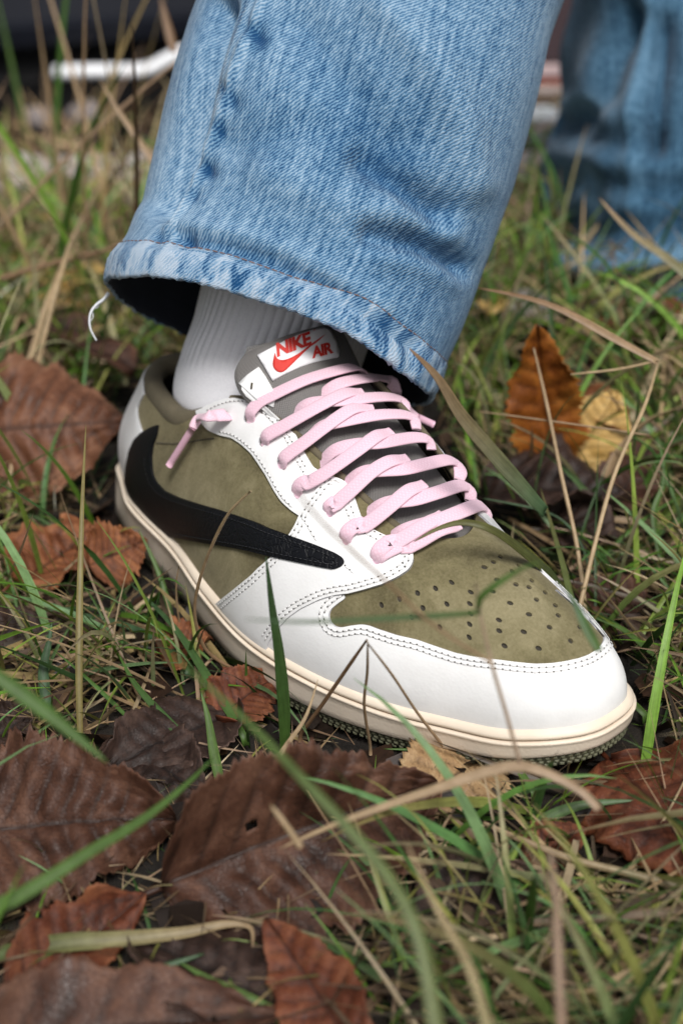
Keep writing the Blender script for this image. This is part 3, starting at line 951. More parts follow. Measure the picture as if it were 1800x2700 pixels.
def lace(pts, lift, width=7.2, dive=(4, 4), thick=1.35, over=2.0, flat=.45):
    P = resample(catmull(np.asarray(pts, float), 6), 6.0)
    fl = np.linspace(0, 1, len(P)) ** .7 * flat if lift > 1 else np.full(len(P), flat)
    X = [lace_pt(q, lift, over, f) for q, f in zip(P, fl)]; A = np.array([x for x, n in X]); N = np.array([n for x, n in X])
    # even out the distance from the camera along the strand
    o = CAM_POS / MM; dv = A - o; dep = np.linalg.norm(dv, axis=1); dirs = unit(dv)
    pad = np.pad(dep, 6, mode='edge'); dep2 = np.convolve(pad, np.hanning(13) / np.hanning(13).sum(), 'valid')
    A = o + dirs * dep2[:, None]
    Np = np.pad(N, ((6, 6), (0, 0)), mode='edge'); N = unit(np.column_stack([np.convolve(Np[:, k], np.hanning(13) / np.hanning(13).sum(), 'valid') for k in range(3)]))
    s = np.concatenate([[0], np.cumsum(np.linalg.norm(np.diff(A, axis=0), axis=1))]); L = s[-1]
    drop = dive[0] * np.exp(-(s / 2.6) ** 2) + dive[1] * np.exp(-((L - s) / 6.5) ** 2)
    A = A - N * drop[:, None]
    wd = width / 2 * (1 - .30 * np.exp(-(s / 3.0) ** 2) - .2 * np.exp(-((L - s) / 3.5) ** 2))
    V, F, R = tube(A, wd, thick / 2, N, 14, True, .62)
    uv = np.stack([np.broadcast_to(np.linspace(0, .018, 14)[None], (len(A), 14)), np.broadcast_to((s * MM)[:, None], (len(A), 14))], -1).reshape(-1, 2)
    return mesh_obj("lace_strand", V, F, M['lace'], sneaker, uvs=uv, scale=MM)


MED = [
    [(1283, 1372), (1282, 1357), (1274, 1343), (1256, 1336), (1206, 1355), (1155, 1375), (1094, 1392), (1053, 1403), (1005, 1418)],
    [(1240, 1318), (1239, 1303), (1230, 1289), (1208, 1284), (1155, 1301), (1094, 1319), (1043, 1325), (1002, 1333), (948, 1350)],
    [(1212, 1264), (1210, 1243), (1200, 1226), (1178, 1216), (1130, 1225), (1063, 1240), (1010, 1243), (957, 1247), (893, 1268)],
    [(1139, 1182), (1134, 1169), (1118, 1159), (1091, 1157), (1053, 1162), (1002, 1171), (966, 1173), (932, 1176), (881, 1188), (826, 1214)],
    [(1100, 1128), (1092, 1111), (1078, 1101), (1053, 1096), (1002, 1097), (951, 1105), (900, 1115), (850, 1125), (792, 1146)],
    [(1070, 1082), (1062, 1064), (1046, 1054), (1015, 1050), (964, 1053), (906, 1060), (855, 1062), (804, 1068), (752, 1088)],
    [(1044, 1036), (1038, 1017), (1026, 1006), (1002, 999), (964, 1001), (919, 1008), (870, 1021), (826, 1033)]]
for p in MED: lace(p, .7, 6.5, (1.5, 5))
LAT = [
    [(997, 1482), (1008, 1462), (1040, 1440), (1085, 1413), (1130, 1384), (1168, 1352), (1190, 1334)],
    [(918, 1430), (930, 1411), (977, 1383), (1028, 1343), (1079, 1299), (1120, 1272), (1143, 1269)],
    [(877, 1358), (885, 1338), (926, 1301), (977, 1255), (1028, 1223), (1075, 1204), (1100, 1207)],
    [(789, 1306), (797, 1291), (855, 1258), (919, 1213), (960, 1183), (1002, 1150), (1033, 1134), (1052, 1143)],
    [(746, 1230), (755, 1212), (804, 1176), (855, 1137), (919, 1092), (960, 1076), (985, 1074), (1008, 1081)],
    [(697, 1170), (708, 1154), (753, 1130), (830, 1087), (900, 1050), (930, 1036), (957, 1030), (985, 1034)],
    [(659, 1107), (666, 1091), (690, 1067), (728, 1048), (804, 1013), (881, 989), (935, 978), (968, 983), (980, 992)]]
for k, p in enumerate(LAT):
    a0, a1 = np.array(p[0], float), np.array(p[1], float)
    lace([tuple(a0 - unit(a1 - a0) * (13 if k < 3 else 7))] + p[:-1], 2.0, 6.3, (4.4 if k < 3 else 3.4, 2.6), over=3.4 if k < 3 else 2.0, flat=.85)
lace([(990, 1490), (1018, 1470), (1060, 1452), (1104, 1432), (1150, 1405), (1190, 1386), (1215, 1372)], 1.5, 5.8, (4.2, 4), over=3.4)


def free_lace(pts, depths, width, end):
    P = catmull(np.column_stack([np.asarray(pts, float), depths]), 8)
    A = np.array([at_depth(q[:2], q[2]) for q in P]) / MM
    N = np.broadcast_to(-CAM_F + np.array([0, 0, .5]), A.shape)
    V, F, R = tube(A, np.linspace(width, width * .55, len(A)) / 2, np.linspace(1.7, 2.0, len(A)) / 2, N, 12)
    uv = np.stack([np.broadcast_to(np.linspace(0, .018, 12)[None], (len(A), 12)), np.broadcast_to(np.linspace(0, .03, len(A))[:, None], (len(A), 12))], -1).reshape(-1, 2)
    mesh_obj("lace_strand", V, F, M['lace'], sneaker, uvs=uv, scale=MM)
    B = np.linspace(0, 1, 8)[:, None]; b0, b1 = A[-2], at_depth(end[0], end[1]) / MM
    V, F, R = tube(b0 + (b1 - b0) * B, 1.55, 1.35, np.broadcast_to(-CAM_F, (8, 3)), 12)
    mesh_obj("aglet", V, F, M['aglet'], sneaker, scale=MM)


def dep_of(q):
    u = hit_uv(q); p = surf(u[0], u[1], 3.0) * MM
    return (p - CAM_POS) @ CAM_F


d1 = dep_of((602, 1097)); d2 = dep_of((515, 1120)); d3 = dep_of((450, 1225))
free_lace([(604, 1099), (596, 1094), (570, 1096), (545, 1097), (525, 1103), (514, 1117), (509, 1128)], [d1 + .001, d1 - .004, d1 - .006, d1 - .008, d2 - .010, d2 - .010, d2 - .010], 6.6, ((447, 1227), d3 - .010))
dm = (surf(17.6, .8) * MM - CAM_POS) @ CAM_F
free_lace([(1072, 1078), (1082, 1088), (1100, 1100)], [dm + .004, dm + .006, dm + .008], 5.0, ((1141, 1119), dm + .012))
# ================================================================== the wearer: trouser legs and sock (metres)
D = 1800 / 1568.0        # the outlines below were read at this reduction of the photograph
person = empty("person", (-.01, .2, 0))
tag(person, "person in pale blue jeans and a white sock standing on grass", "person")


def project(P):
    v = np.asarray(P, float) - CAM_POS
    c = v @ CAM_F
    return np.stack([W_PX / 2 + F_PX * (v @ CAM_R) / c, H_PX / 2 - F_PX * (v @ CAM_U) / c], -1)


def line_dist(P, line):
    d = np.full(len(P), 1e9); side = np.zeros(len(P))
    for a, b in zip(line[:-1], line[1:]):
        ab = b - a; t = np.clip(((P - a) @ ab) / (ab @ ab), 0, 1); q = P - (a + t[:, None] * ab)
        dd_ = np.linalg.norm(q, axis=1); k = dd_ < d
        d[k] = dd_[k]; side[k] = np.sign(ab[0] * q[k, 1] - ab[1] * q[k, 0])
    return d, side


def trouser_leg(left, right, slope, depth0, lean, r2, hem_rows, rows, folds, dimples, hem_dev, mat, mat_hem, label, nth=320, crease=None, rough=1.0, seed=3, ext=.28, dens=150):
    """left/right: silhouette polylines (px, bottom to top). Each ring is an ellipse square to the leg's own axis."""
    a = unit(slope * CAM_R + .95 * CAM_U + lean * CAM_F)
    e1 = unit(CAM_R - (CAM_R @ a) * a); e2 = np.cross(e1, a); e2 = e2 * np.sign(e2 @ CAM_F)
    Lp = np.asarray(left, float); Rp = np.asarray(right, float)
    k = slope / .95
    # fit rings
    C, R1 = [], []
    Ld = resample(Lp, None, 60)
    for l in Ld:
        d = Rp - l; h = d[:, 1] - k * d[:, 0]     # signed distance of the right silhouette from the ring line
        i = np.where(h[:-1] * h[1:] <= 0)[0]
        if not len(i): continue
        i = i[0]; t = h[i] / (h[i] - h[i + 1]); r = Rp[i] + t * (Rp[i + 1] - Rp[i])
        m = .5 * (l + r); dep = depth0
        for _ in range(3):
            c = at_depth(m, dep); dep = depth0 + lean * ((c - at_depth(.5 * (Lp[0] + r * 0 + Rp[0]), depth0)) @ a)
        C.append(c); R1.append(np.linalg.norm(r - l) / 2 * dep / F_PX)
    C = np.array(C); R1 = np.array(R1)
    h = (C - C[0]) @ a
    o = np.argsort(h); h, C, R1 = h[o], C[o], R1[o]
    H_ = np.concatenate([np.linspace(0, .30 if rows is None else rows, dens)])
    Cc = np.column_stack([np.interp(H_, h, C[:, i]) for i in range(3)]); over = np.clip(H_ - h[-1], 0, None)
    base_dir = unit(C[-1] - C[len(C) // 2]); Cc += over[:, None] * base_dir
    Rr = np.interp(H_, h, R1)
    th = np.linspace(0, 2 * math.pi, nth + 1)[:-1]
    ct, st = np.cos(th), np.sin(th)
    sup = (np.abs(ct) ** 2.25 + np.abs(st) ** 2.25) ** (-1 / 2.25)
    P = Cc[:, None] + e1 * (ct * sup)[None, :, None] * Rr[:, None, None] - e2 * (st * sup)[None, :, None] * (r2 * Rr / Rr[0])[:, None, None]
    # the hem is not level
    dev = np.interp(th, np.concatenate([hem_dev[0], [2 * math.pi + hem_dev[0][0]]]), np.concatenate([hem_dev[1], [hem_dev[1][0]]]))
    P = P + a * (dev[None, :, None] * np.exp(-H_ / .05)[:, None, None])
    N = unit(np.cross(np.roll(P, -1, 1) - np.roll(P, 1, 1), np.gradient(P, axis=0))); 
    if (N * (P - Cc[:, None])).sum() < 0: N = -N
    flat = P.reshape(-1, 3); nf = N.reshape(-1, 3); px = project(flat); front = np.tile(st > -.25, len(H_))
    disp = np.zeros(len(flat)); wear_shade = np.zeros(len(flat))
    rg = np.random.default_rng(seed)
    uu_ = np.tile(th, len(H_)); hh = np.repeat(H_, nth)
    for _ in range(26):
        f1 = rg.integers(1, 6); f2 = rg.uniform(8, 60); ph = rg.uniform(0, 6.28, 2)
        disp += rough * .00045 * np.sin(f1 * uu_ + ph[0] + rg.uniform(-2, 2) * hh * 20) * np.sin(f2 * hh + ph[1])
    for line, amp, wid, one, wr in folds:
        d, side = line_dist(px, np.asarray(line, float) * D)
        g = np.exp(-(d / wid) ** 2)
        if one: g = np.where(side * one > 0, np.exp(-(d / (wid * 2.6)) ** 2), np.exp(-(d / (wid * .5)) ** 2))
        disp += np.where(front, amp * g, 0); wear_shade += np.where(front, wr * g, 0)
    for (x, y), amp, wid in dimples:
        d = np.linalg.norm((px - np.array([x, y]) * D) * np.array([1, .8]), axis=1); g = np.exp(-(d / wid) ** 2)
        disp += np.where(front, amp * g, 0); wear_shade += np.where(front, -.55 * g, 0)
    flat = flat + nf * disp[:, None]
    Pn = flat.reshape(P.shape)
    per = 2 * math.pi * Rr[0] * .93
    uv = np.stack([np.broadcast_to(th[None] / (2 * math.pi) * per, (len(H_), nth)), np.broadcast_to(H_[:, None], (len(H_), nth))], -1).reshape(-1, 2)
    return dict(P=Pn, N=N, H=H_, a=a, uv=uv, wear_shade=wear_shade, th=th, C=Cc, mat=mat, label=label, per=per)


def leg_mesh(g, j0, name, mat, parent, label=None):
    P = g['P'][j0:]; n, m = P.shape[:2]
    V = P.reshape(-1, 3); F = grid_faces(n, m, False, True)
    V = np.vstack([V, P[-1].mean(0)]); F += [(len(V) - 1, (n - 1) * m + i, (n - 1) * m + (i + 1) % m) for i in range(m)]  # top closed out of view, added to keep light out of the leg
    uv = np.vstack([g['uv'].reshape(*g['P'].shape[:2], 2)[j0:].reshape(-1, 2), [[0, 0]]])
    w = np.append(g['wear_shade'].reshape(g['P'].shape[:2])[j0:].ravel(), 0)
    q = V[F[0][1]] - V[F[0][0]]; 
    if np.cross(q, V[F[0][2]] - V[F[0][0]]) @ g['N'][j0, 0] < 0: F = [tuple(reversed(f)) for f in F]
    o = mesh_obj(name, V, F, mat, parent, uvs=uv, cols=dict(wear_shade=w))
    o.data.materials.append(M['denim_inside_shade'])
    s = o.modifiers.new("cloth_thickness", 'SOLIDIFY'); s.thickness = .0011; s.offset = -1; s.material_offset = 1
    if label: o['label'] = label
    return o


LEFT = np.array([(250, 646), (262, 600), (300, 555), (335, 480), (360, 400), (375, 330), (385, 260), (400, 180), (430, 80), (460, 0), (520, -160), (590, -340), (650, -500)], float) * D
RIGHT = np.array([(985, 925), (1003, 893), (1015, 865), (1060, 760), (1100, 650), (1140, 540), (1180, 420), (1215, 290), (1260, 130), (1305, 0), (1360, -150), (1420, -320)], float) * D
FOLDS = [
    ([(405, 540), (470, 550), (540, 565), (640, 602), (760, 662), (860, 735), (945, 800)], -.0056, 18, 0, -.24),
    ([(420, 515), (540, 540), (650, 575), (770, 632), (880, 705)], .0018, 26, 0, .10),
    ([(850, 535), (900, 548), (960, 556), (1030, 590), (1060, 615)], -.0082, 30, 0, -.2),
    ([(880, 590), (960, 605), (1040, 640)], .0030, 32, 0, .06),
    ([(830, 372), (900, 408), (970, 455), (1015, 485)], -.0085, 40, 0, -.2),
    ([(900, 470), (980, 515), (1040, 540)], .0030, 34, 0, .08),
    ([(870, 10), (930, 80), (1000, 170), (1060, 300), (1090, 420)], .0058, 55, 0, .10),
    ([(700, 60), (790, 200), (900, 330)], -.0050, 70, 0, -.10),
    ([(545, 330), (700, 290), (860, 330)], -.0022, 50, 0, -.05),
    ([(610, 400), (760, 470), (900, 520)], .0022, 50, 0, .08),
    ([(600, 0), (560, 110), (512, 250), (470, 350), (432, 436), (385, 520)], .0030, 11, 0, .22),
    ([(505, 10), (470, 150), (440, 270), (400, 400), (372, 470)], -.0110, 34, 0, .05),
    ([(562, 0), (522, 110), (482, 250), (455, 340), (402, 470), (378, 560)], -.0011, 5, 0, -.30),
    ([(570, 0), (530, 112), (491, 252), (464, 343), (411, 473), (386, 560)], .0008, 6, 0, .18),
]
DIMPLES = [((578, 72), -.0030, 20), ((600, 92), -.0020, 22), ((514, 208), -.0028, 17), ((540, 236), -.0015, 20), ((463, 378), -.0028, 18), ((480, 392), -.0018, 20), ((428, 545), -.0032, 16), ((366, 548), -.0026, 14), ((505, 300), -.0014, 18), ((440, 440), -.0015, 16)]
# angles: 0 right, 90 towards the photographer, 180 left
HEM_DEV = (np.radians([0, 12, 22, 33, 47, 62, 78, 90, 110, 137, 165, 180, 230, 270, 320]), np.array([-30, -46, -63, -70, -63, -37, -30, -32, -32, -48, -26, -4, 18, 22, -8]) / 6850.0)
g = trouser_leg(LEFT, RIGHT, .31, .588, .145, .066, None, .33, FOLDS, DIMPLES, HEM_DEV, None, None, None)
HEM_H = .0128
j_hem = int(np.searchsorted(g['H'], HEM_H))
leg = leg_mesh(g, j_hem - 1, "trouser_leg", M['denim'], person, "near trouser leg in washed pale blue denim, its wide hem falling over the sneaker")
# hem: outside, rolled edge, inside; puckered where it is stitched
nth = len(g['th']); P, N, a_ = g['P'], g['N'], g['a']
rg = np.random.default_rng(5)
puck = sum(rg.uniform(.5, 1) * np.sin(g['th'] * f + rg.uniform(0, 6.28)) for f in (23, 31, 38, 47, 61)) / 2.2
prof = [(j_hem, .0001, 0), (j_hem, .0009, -.0005), (int(j_hem * .75), .0012, 0), (int(j_hem * .5), .0013, 0), (int(j_hem * .25), .0013, 0), (0, .0012, 0), (0, .0006, -.0011), (0, -.0009, -.0009), (0, -.0019, .001), (int(j_hem * .25), -.0020, 0), (int(j_hem * .5), -.0020, 0), (int(j_hem * .75), -.0019, 0), (j_hem, -.0016, 0)]
rings, uvr, wr_ = [], [], []
for q, (j, off, dz_) in enumerate(prof):
    amp = .00075 * math.sin(math.pi * min(1, q / 6)) if q < 7 else 0
    rag = .0004 * rg.standard_normal(nth) if 5 <= q <= 7 else 0
    rings.append(P[j] + N[j] * (off + np.roll(puck, 2 * q) * amp)[:, None] + a_ * (dz_ + rag * np.ones(nth))[:, None])
    uvr.append(np.column_stack([g['th'] / (2 * math.pi) * g['per'], np.full(nth, g['H'][j] if q < 6 else -.003 * (q - 5))]))
    wr_.append(np.full(nth, .26 if 5 <= q <= 7 else .04) - .25 * np.clip(-np.roll(puck, 2 * q), 0, 1))
hem = mesh_obj("hem", np.vstack(rings), [tuple(reversed(f)) for f in grid_faces(len(rings), nth, False, True)], [M['denim_hem'], M['denim_inside_shade']], leg, uvs=np.vstack(uvr), cols=dict(wear_shade=np.concatenate(wr_)), mat_idx=[1 if min(f) // nth >= 7 else 0 for f in grid_faces(len(rings), nth, False, True)])


def thread_row(path, nrm, pitch, fill, r, mat, name, parent):
    P_ = resample(path, None, 3000); s = np.concatenate([[0], np.cumsum(np.linalg.norm(np.diff(P_, axis=0), axis=1))])
    V, F = [], []
    for k in range(int(s[-1] / pitch)):
        A, B = [np.array([np.interp((k + f) * pitch, s, P_[:, i]) for i in range(3)]) for f in (0.02, fill)]
        i = int((k + .5) / (s[-1] / pitch) * (len(nrm) - 1)); n_ = nrm[i]; t = unit(B - A); b_ = np.cross(n_, t); v0 = len(V)
        for f, rr in ((0, .5), (.25, 1), (.75, 1), (1, .5)):
            for an in np.linspace(0, math.pi, 4): V.append(A + (B - A) * f + b_ * math.cos(an) * r * rr + n_ * (math.sin(an) * r * rr))
        for x in range(3):
            for y in range(3): F.append((v0 + x * 4 + y, v0 + x * 4 + y + 1, v0 + x * 4 + 5 + y, v0 + x * 4 + 4 + y))
    return tag(mesh_obj(name, V, F, mat, parent), kind="stuff")


jl = j_hem
line = np.vstack([P[jl] + N[jl] * .0010 - a_ * .0002, (P[jl] + N[jl] * .0010 - a_ * .0002)[:1]])
thread_row(line, np.vstack([N[jl], N[jl][:1]]), .0031, .8, .00028, M['thread_brown'], "hem_stitching", leg)


def wire(name, pts, r, mat, parent=None, seg=6, taper=True):
    A = catmull(np.asarray(pts, float), 6); t = unit(np.gradient(A, axis=0))
    n_ = np.broadcast_to(np.array([.3, .5, .8]), A.shape)
    rr = r * (1 - (.6 * np.linspace(0, 1, len(A)) if taper else 0))
    V, F, R = tube(A, rr, rr, n_, seg)
    return mesh_obj(name, V, F, mat, parent)


dh = float((P[0, int(nth * .5)] - CAM_POS) @ CAM_F)
wire("loose_thread", [at_depth(np.array(q) * D, dh - .004) for q in ((250, 672), (238, 688), (222, 700), (210, 716), (206, 735), (209, 757), (222, 782))], .00075, M['fray'], leg)
wire("loose_thread", [at_depth(np.array(q) * D, dh - .003) for q in ((252, 676), (243, 686), (231, 694), (224, 706), (213, 712), (214, 728), (207, 740))], .0004, M['fray'], leg)

# ---- sock
sc_px = np.array([(742, 1180), (676, 1085), (706, 965), (746, 862), (782, 755), (812, 650)], float); sd = np.array([.622, .618, .613, .609, .606, .603])
cs = catmull(np.column_stack([sc_px, sd]), 14); cen = np.array([at_depth(q[:2], q[2]) for q in cs])
sa = unit(cen[-1] - cen[0]); s1 = unit(CAM_R - (CAM_R @ sa) * sa); s2 = np.cross(sa, s1)
rad = np.interp(np.linspace(0, 1, len(cs)), [0, .35, .6, 1], [.034, .040, .0395, .041])
ns = 480; th = np.linspace(0, 2 * math.pi, ns + 1)[:-1]
hs = np.linspace(0, 1, len(cs))
rib = (np.abs(np.sin(th * 30)) ** .7 - .5)
SP = []
for c, r_, h_ in zip(cen, rad, hs):
    amp = .0010 * np.clip((h_ - .36) / .1, 0, 1)
    rr = r_ * (1 + .012 * np.sin(3 * th + 5 * h_) + .008 * np.sin(5 * th - 11 * h_)) + rib * amp
    SP.append(c + (s1 * (np.cos(th) * rr)[:, None] + s2 * (np.sin(th) * rr * .98)[:, None]))
sock = mesh_obj("sock", np.vstack(SP), grid_faces(len(cs), ns, False, True), M['sock'], person)
sock['label'] = "white ribbed sock between sneaker collar and trouser hem"

# ---- the other leg, further back
L2 = np.array([(1330, 735), (1298, 640), (1285, 560), (1270, 480), (1268, 420), (1285, 340), (1296, 250), (1303, 160), (1310, 60), (1318, -40), (1330, -200), (1345, -380)], float) * D
R2 = np.array([(1680, 800), (1690, 720), (1700, 640), (1705, 560), (1712, 440), (1716, 320), (1722, 200), (1728, 80), (1735, -60), (1745, -220), (1760, -420)], float) * D
F2 = [([(1275, 425), (1330, 400), (1345, 470)], -.012, 40, 0, .3), ([(1330, 250), (1380, 210), (1400, 120), (1440, 30)], -.016, 42, 0, -.1), ([(1480, 0), (1470, 150), (1450, 300), (1440, 470)], .006, 26, 0, .22),
      ([(1300, 240), (1340, 225)], .008, 26, 0, .5), ([(1310, 300), (1400, 330), (1500, 320)], -.010, 40, 0, -.2), ([(1290, 520), (1370, 545), (1480, 535), (1568, 520)], -.009, 46, 0, -.08), ([(1300, 600), (1400, 612), (1500, 600), (1568, 590)], .014, 34, 0, .55),
      ([(1380, 420), (1480, 440), (1568, 430)], -.008, 40, 0, -.15), ([(1520, 60), (1500, 300)], -.012, 40, 0, -.2), ([(1300, 655), (1420, 670), (1568, 650)], -.008, 26, 0, -.08), ([(1310, 700), (1420, 712), (1568, 700)], .010, 24, 0, .5)]
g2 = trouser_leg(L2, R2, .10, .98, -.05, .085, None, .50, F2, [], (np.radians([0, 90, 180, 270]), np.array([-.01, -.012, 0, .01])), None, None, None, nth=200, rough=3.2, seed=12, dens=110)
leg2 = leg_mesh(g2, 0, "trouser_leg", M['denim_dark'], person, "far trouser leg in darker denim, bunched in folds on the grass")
P2_, N2_ = g2['P'], g2['N']
rings = [P2_[j] + N2_[j] * o for j, o in ((4, .0002), (3, .003), (1, .004), (0, .0025), (0, -.003), (3, -.003))]
mesh_obj("hem", np.vstack(rings), [tuple(reversed(f)) for f in grid_faces(len(rings), 200, False, True)], M['denim_hem'], leg2, uvs=np.vstack([g2['uv'][:200]] * 6), cols=dict(wear_shade=np.full(1200, .15)))
# ================================================================== the ground
FH = unit(np.array([CAM_F[0], CAM_F[1], 0])); RH = np.array([FH[1], -FH[0], 0.0])     # along the view, and to its right
CAM_XY = np.array([CAM_POS[0], CAM_POS[1], 0])


def world_sl(s, l, z=0.0): return CAM_XY + FH * s + RH * l + np.array([0, 0, z])


def ground_z(s, l):
    """flat lawn, then a bank falling to the road"""
    k = np.clip((s - 1.40) / .55, 0, 1); bank = -.44 * (k * k * (3 - 2 * k))
    bump = .004 * np.sin(s * 23 + 2 * np.sin(l * 9)) * np.sin(l * 19 + 1) + .003 * np.sin(s * 61 + l * 37)
    return bank + bump * np.clip((s - .95) / .2, .25, 1) * np.clip((2.4 - s) / .2, 0, 1) - .004


ss = np.concatenate([np.linspace(-1.2, .1, 8), np.linspace(.15, 2.6, 110), [2.8, 3.2, 4, 6, 10, 20, 50, 120]])
ll = np.concatenate([[-120, -40, -12, -5, -2.5], np.linspace(-1.5, 1.5, 100), [2.5, 5, 12, 40, 120]])
SS, LL = np.meshgrid(ss, ll, indexing='ij'); ZZ = ground_z(SS, LL)
GV = CAM_XY + SS[..., None] * FH + LL[..., None] * RH + np.array([0, 0, 1.]) * ZZ[..., None]
tag(mesh_obj("ground", GV.reshape(-1, 3), grid_faces(len(ss), len(ll)), M['soil']), "dark damp soil under the grass and fallen leaves", None, None, "structure")


def m_stone(name, a, b):
    k = NT(name); c = k.coord(); n1 = k.noise(c, 14, 6, .65); n2 = k.noise(c, 120, 4)
    k.set(Base_Color=k.mix(.35, k.ramp(n1, [(.3, a), (.7, b)]), k.ramp(n2, [(.35, a), (.65, b)])), Roughness=.9, Normal=k.bump(n2, .6, .003)); return k.m


M['path'] = m_stone("pale_paving", (.30, .26, .23), (.48, .43, .40))
M['stone'] = m_stone("grey_stone", (.12, .10, .095), (.22, .19, .18))
M['road'] = m_stone("asphalt", (.035, .035, .036), (.06, .06, .062))
M['moss'] = m_stone("moss_green", (.10, .15, .03), (.20, .25, .07))
# a pale path crossing behind, a few millimetres proud of the soil
PS = np.array([1.19, 1.28, 1.365]); PL = np.linspace(-2.2, 2.2, 90)
pv = [CAM_XY + FH * (s + .02 * math.sin(l * 7 + i * 2)) + RH * l + np.array([0, 0, 1.]) * (max(ground_z(s, l), -.004) + .010) for i, s in enumerate(PS) for l in PL]
tag(mesh_obj("path", pv, grid_faces(3, 90), M['path']), None, None, None, "structure")
rv = [world_sl(s, l, -.436) for s in (2.45, 6.5) for l in np.linspace(-9, 9, 12)]
tag(mesh_obj("road", rv, grid_faces(2, 12), M['road']), None, None, None, "structure")

# pebbles and pale stones along the path
def stone(name, c, r, flat, mat, seed, label, cat="stone", group=None):
    rg_ = np.random.default_rng(seed); bm = bmesh.new(); bmesh.ops.create_icosphere(bm, subdivisions=3, radius=1.0)
    d = rg_.normal(size=(6, 3)); ph = rg_.uniform(0, 6, 6)
    V = np.array([v.co for v in bm.verts]); F = [[q.index for q in f.verts] for f in bm.faces]; bm.free()
    V = V * (1 + .10 * sum(np.sin(V @ d[i] * 1.6 + ph[i]) for i in range(6))[:, None] / 2)
    a = rg_.uniform(0, 6.28); R_ = np.array([[math.cos(a), -math.sin(a), 0], [math.sin(a), math.cos(a), 0], [0, 0, 1]])
    V = (V * np.array([r, r * rg_.uniform(.7, .95), r * flat])) @ R_.T + np.asarray(c)
    return tag(mesh_obj(name, V, F, mat), label, cat, group)


for i, (q, r, f, mk, lab) in enumerate([((1212, 715), .026, .55, 'path', "pale grey round stone right of the trouser hem"), ((1090, 735), .018, .6, 'path', "small buff stone beside the trouser hem, left of the grey one"),
                                        ((30, 425), .05, .5, 'path', "pale stone lying at the left edge beyond the grass"), ((200, 262), .028, .5, 'stone', "pinkish grey stone in front of the dark car, right of its neighbour"),
                                        ((95, 275), .030, .5, 'stone', "pinkish grey stone in front of the dark car, left of its neighbour"), ((330, 400), .04, .5, 'path', "pale stone touching the path left of the near trouser leg")]):
    p = on_ground(np.array(q) * D, .01) if q[1] > 330 else world_sl(1.62, (q[0] * D - 900) / F_PX * 1.62, .0) + np.array([0, 0, .0])
    if q[1] < 330: p = at_depth(np.array(q) * D, 1.72)
    stone("stone", p + np.array([0, 0, 0.0]), r, f, M[mk], i, lab)

# ================================================================== fallen leaves
LEAFM = dict(
    brown=m_leaf("brown_leaf", (.022, .0095, .006), (.068, .028, .016), (.17, .083, .050)),
    warm=m_leaf("warm_brown_leaf", (.05, .018, .009), (.15, .060, .030), (.30, .150, .085)),
    rust=m_leaf("rust_leaf", (.07, .020, .008), (.20, .068, .026), (.36, .15, .06)),
    dark=m_leaf("dark_leaf", (.010, .0055, .004), (.033, .017, .012), (.10, .060, .045)),
    red=m_leaf("red_brown_leaf", (.035, .009, .004), (.125, .034, .014), (.26, .095, .040)),
    orange=m_leaf("orange_leaf", (.10, .024, .004), (.27, .080, .010), (.42, .17, .025)),
    yellow=m_leaf("yellow_leaf", (.36, .20, .04), (.58, .37, .12), (.70, .52, .25)),
    tan=m_leaf("tan_leaf", (.15, .08, .035), (.34, .21, .10), (.50, .35, .19)))


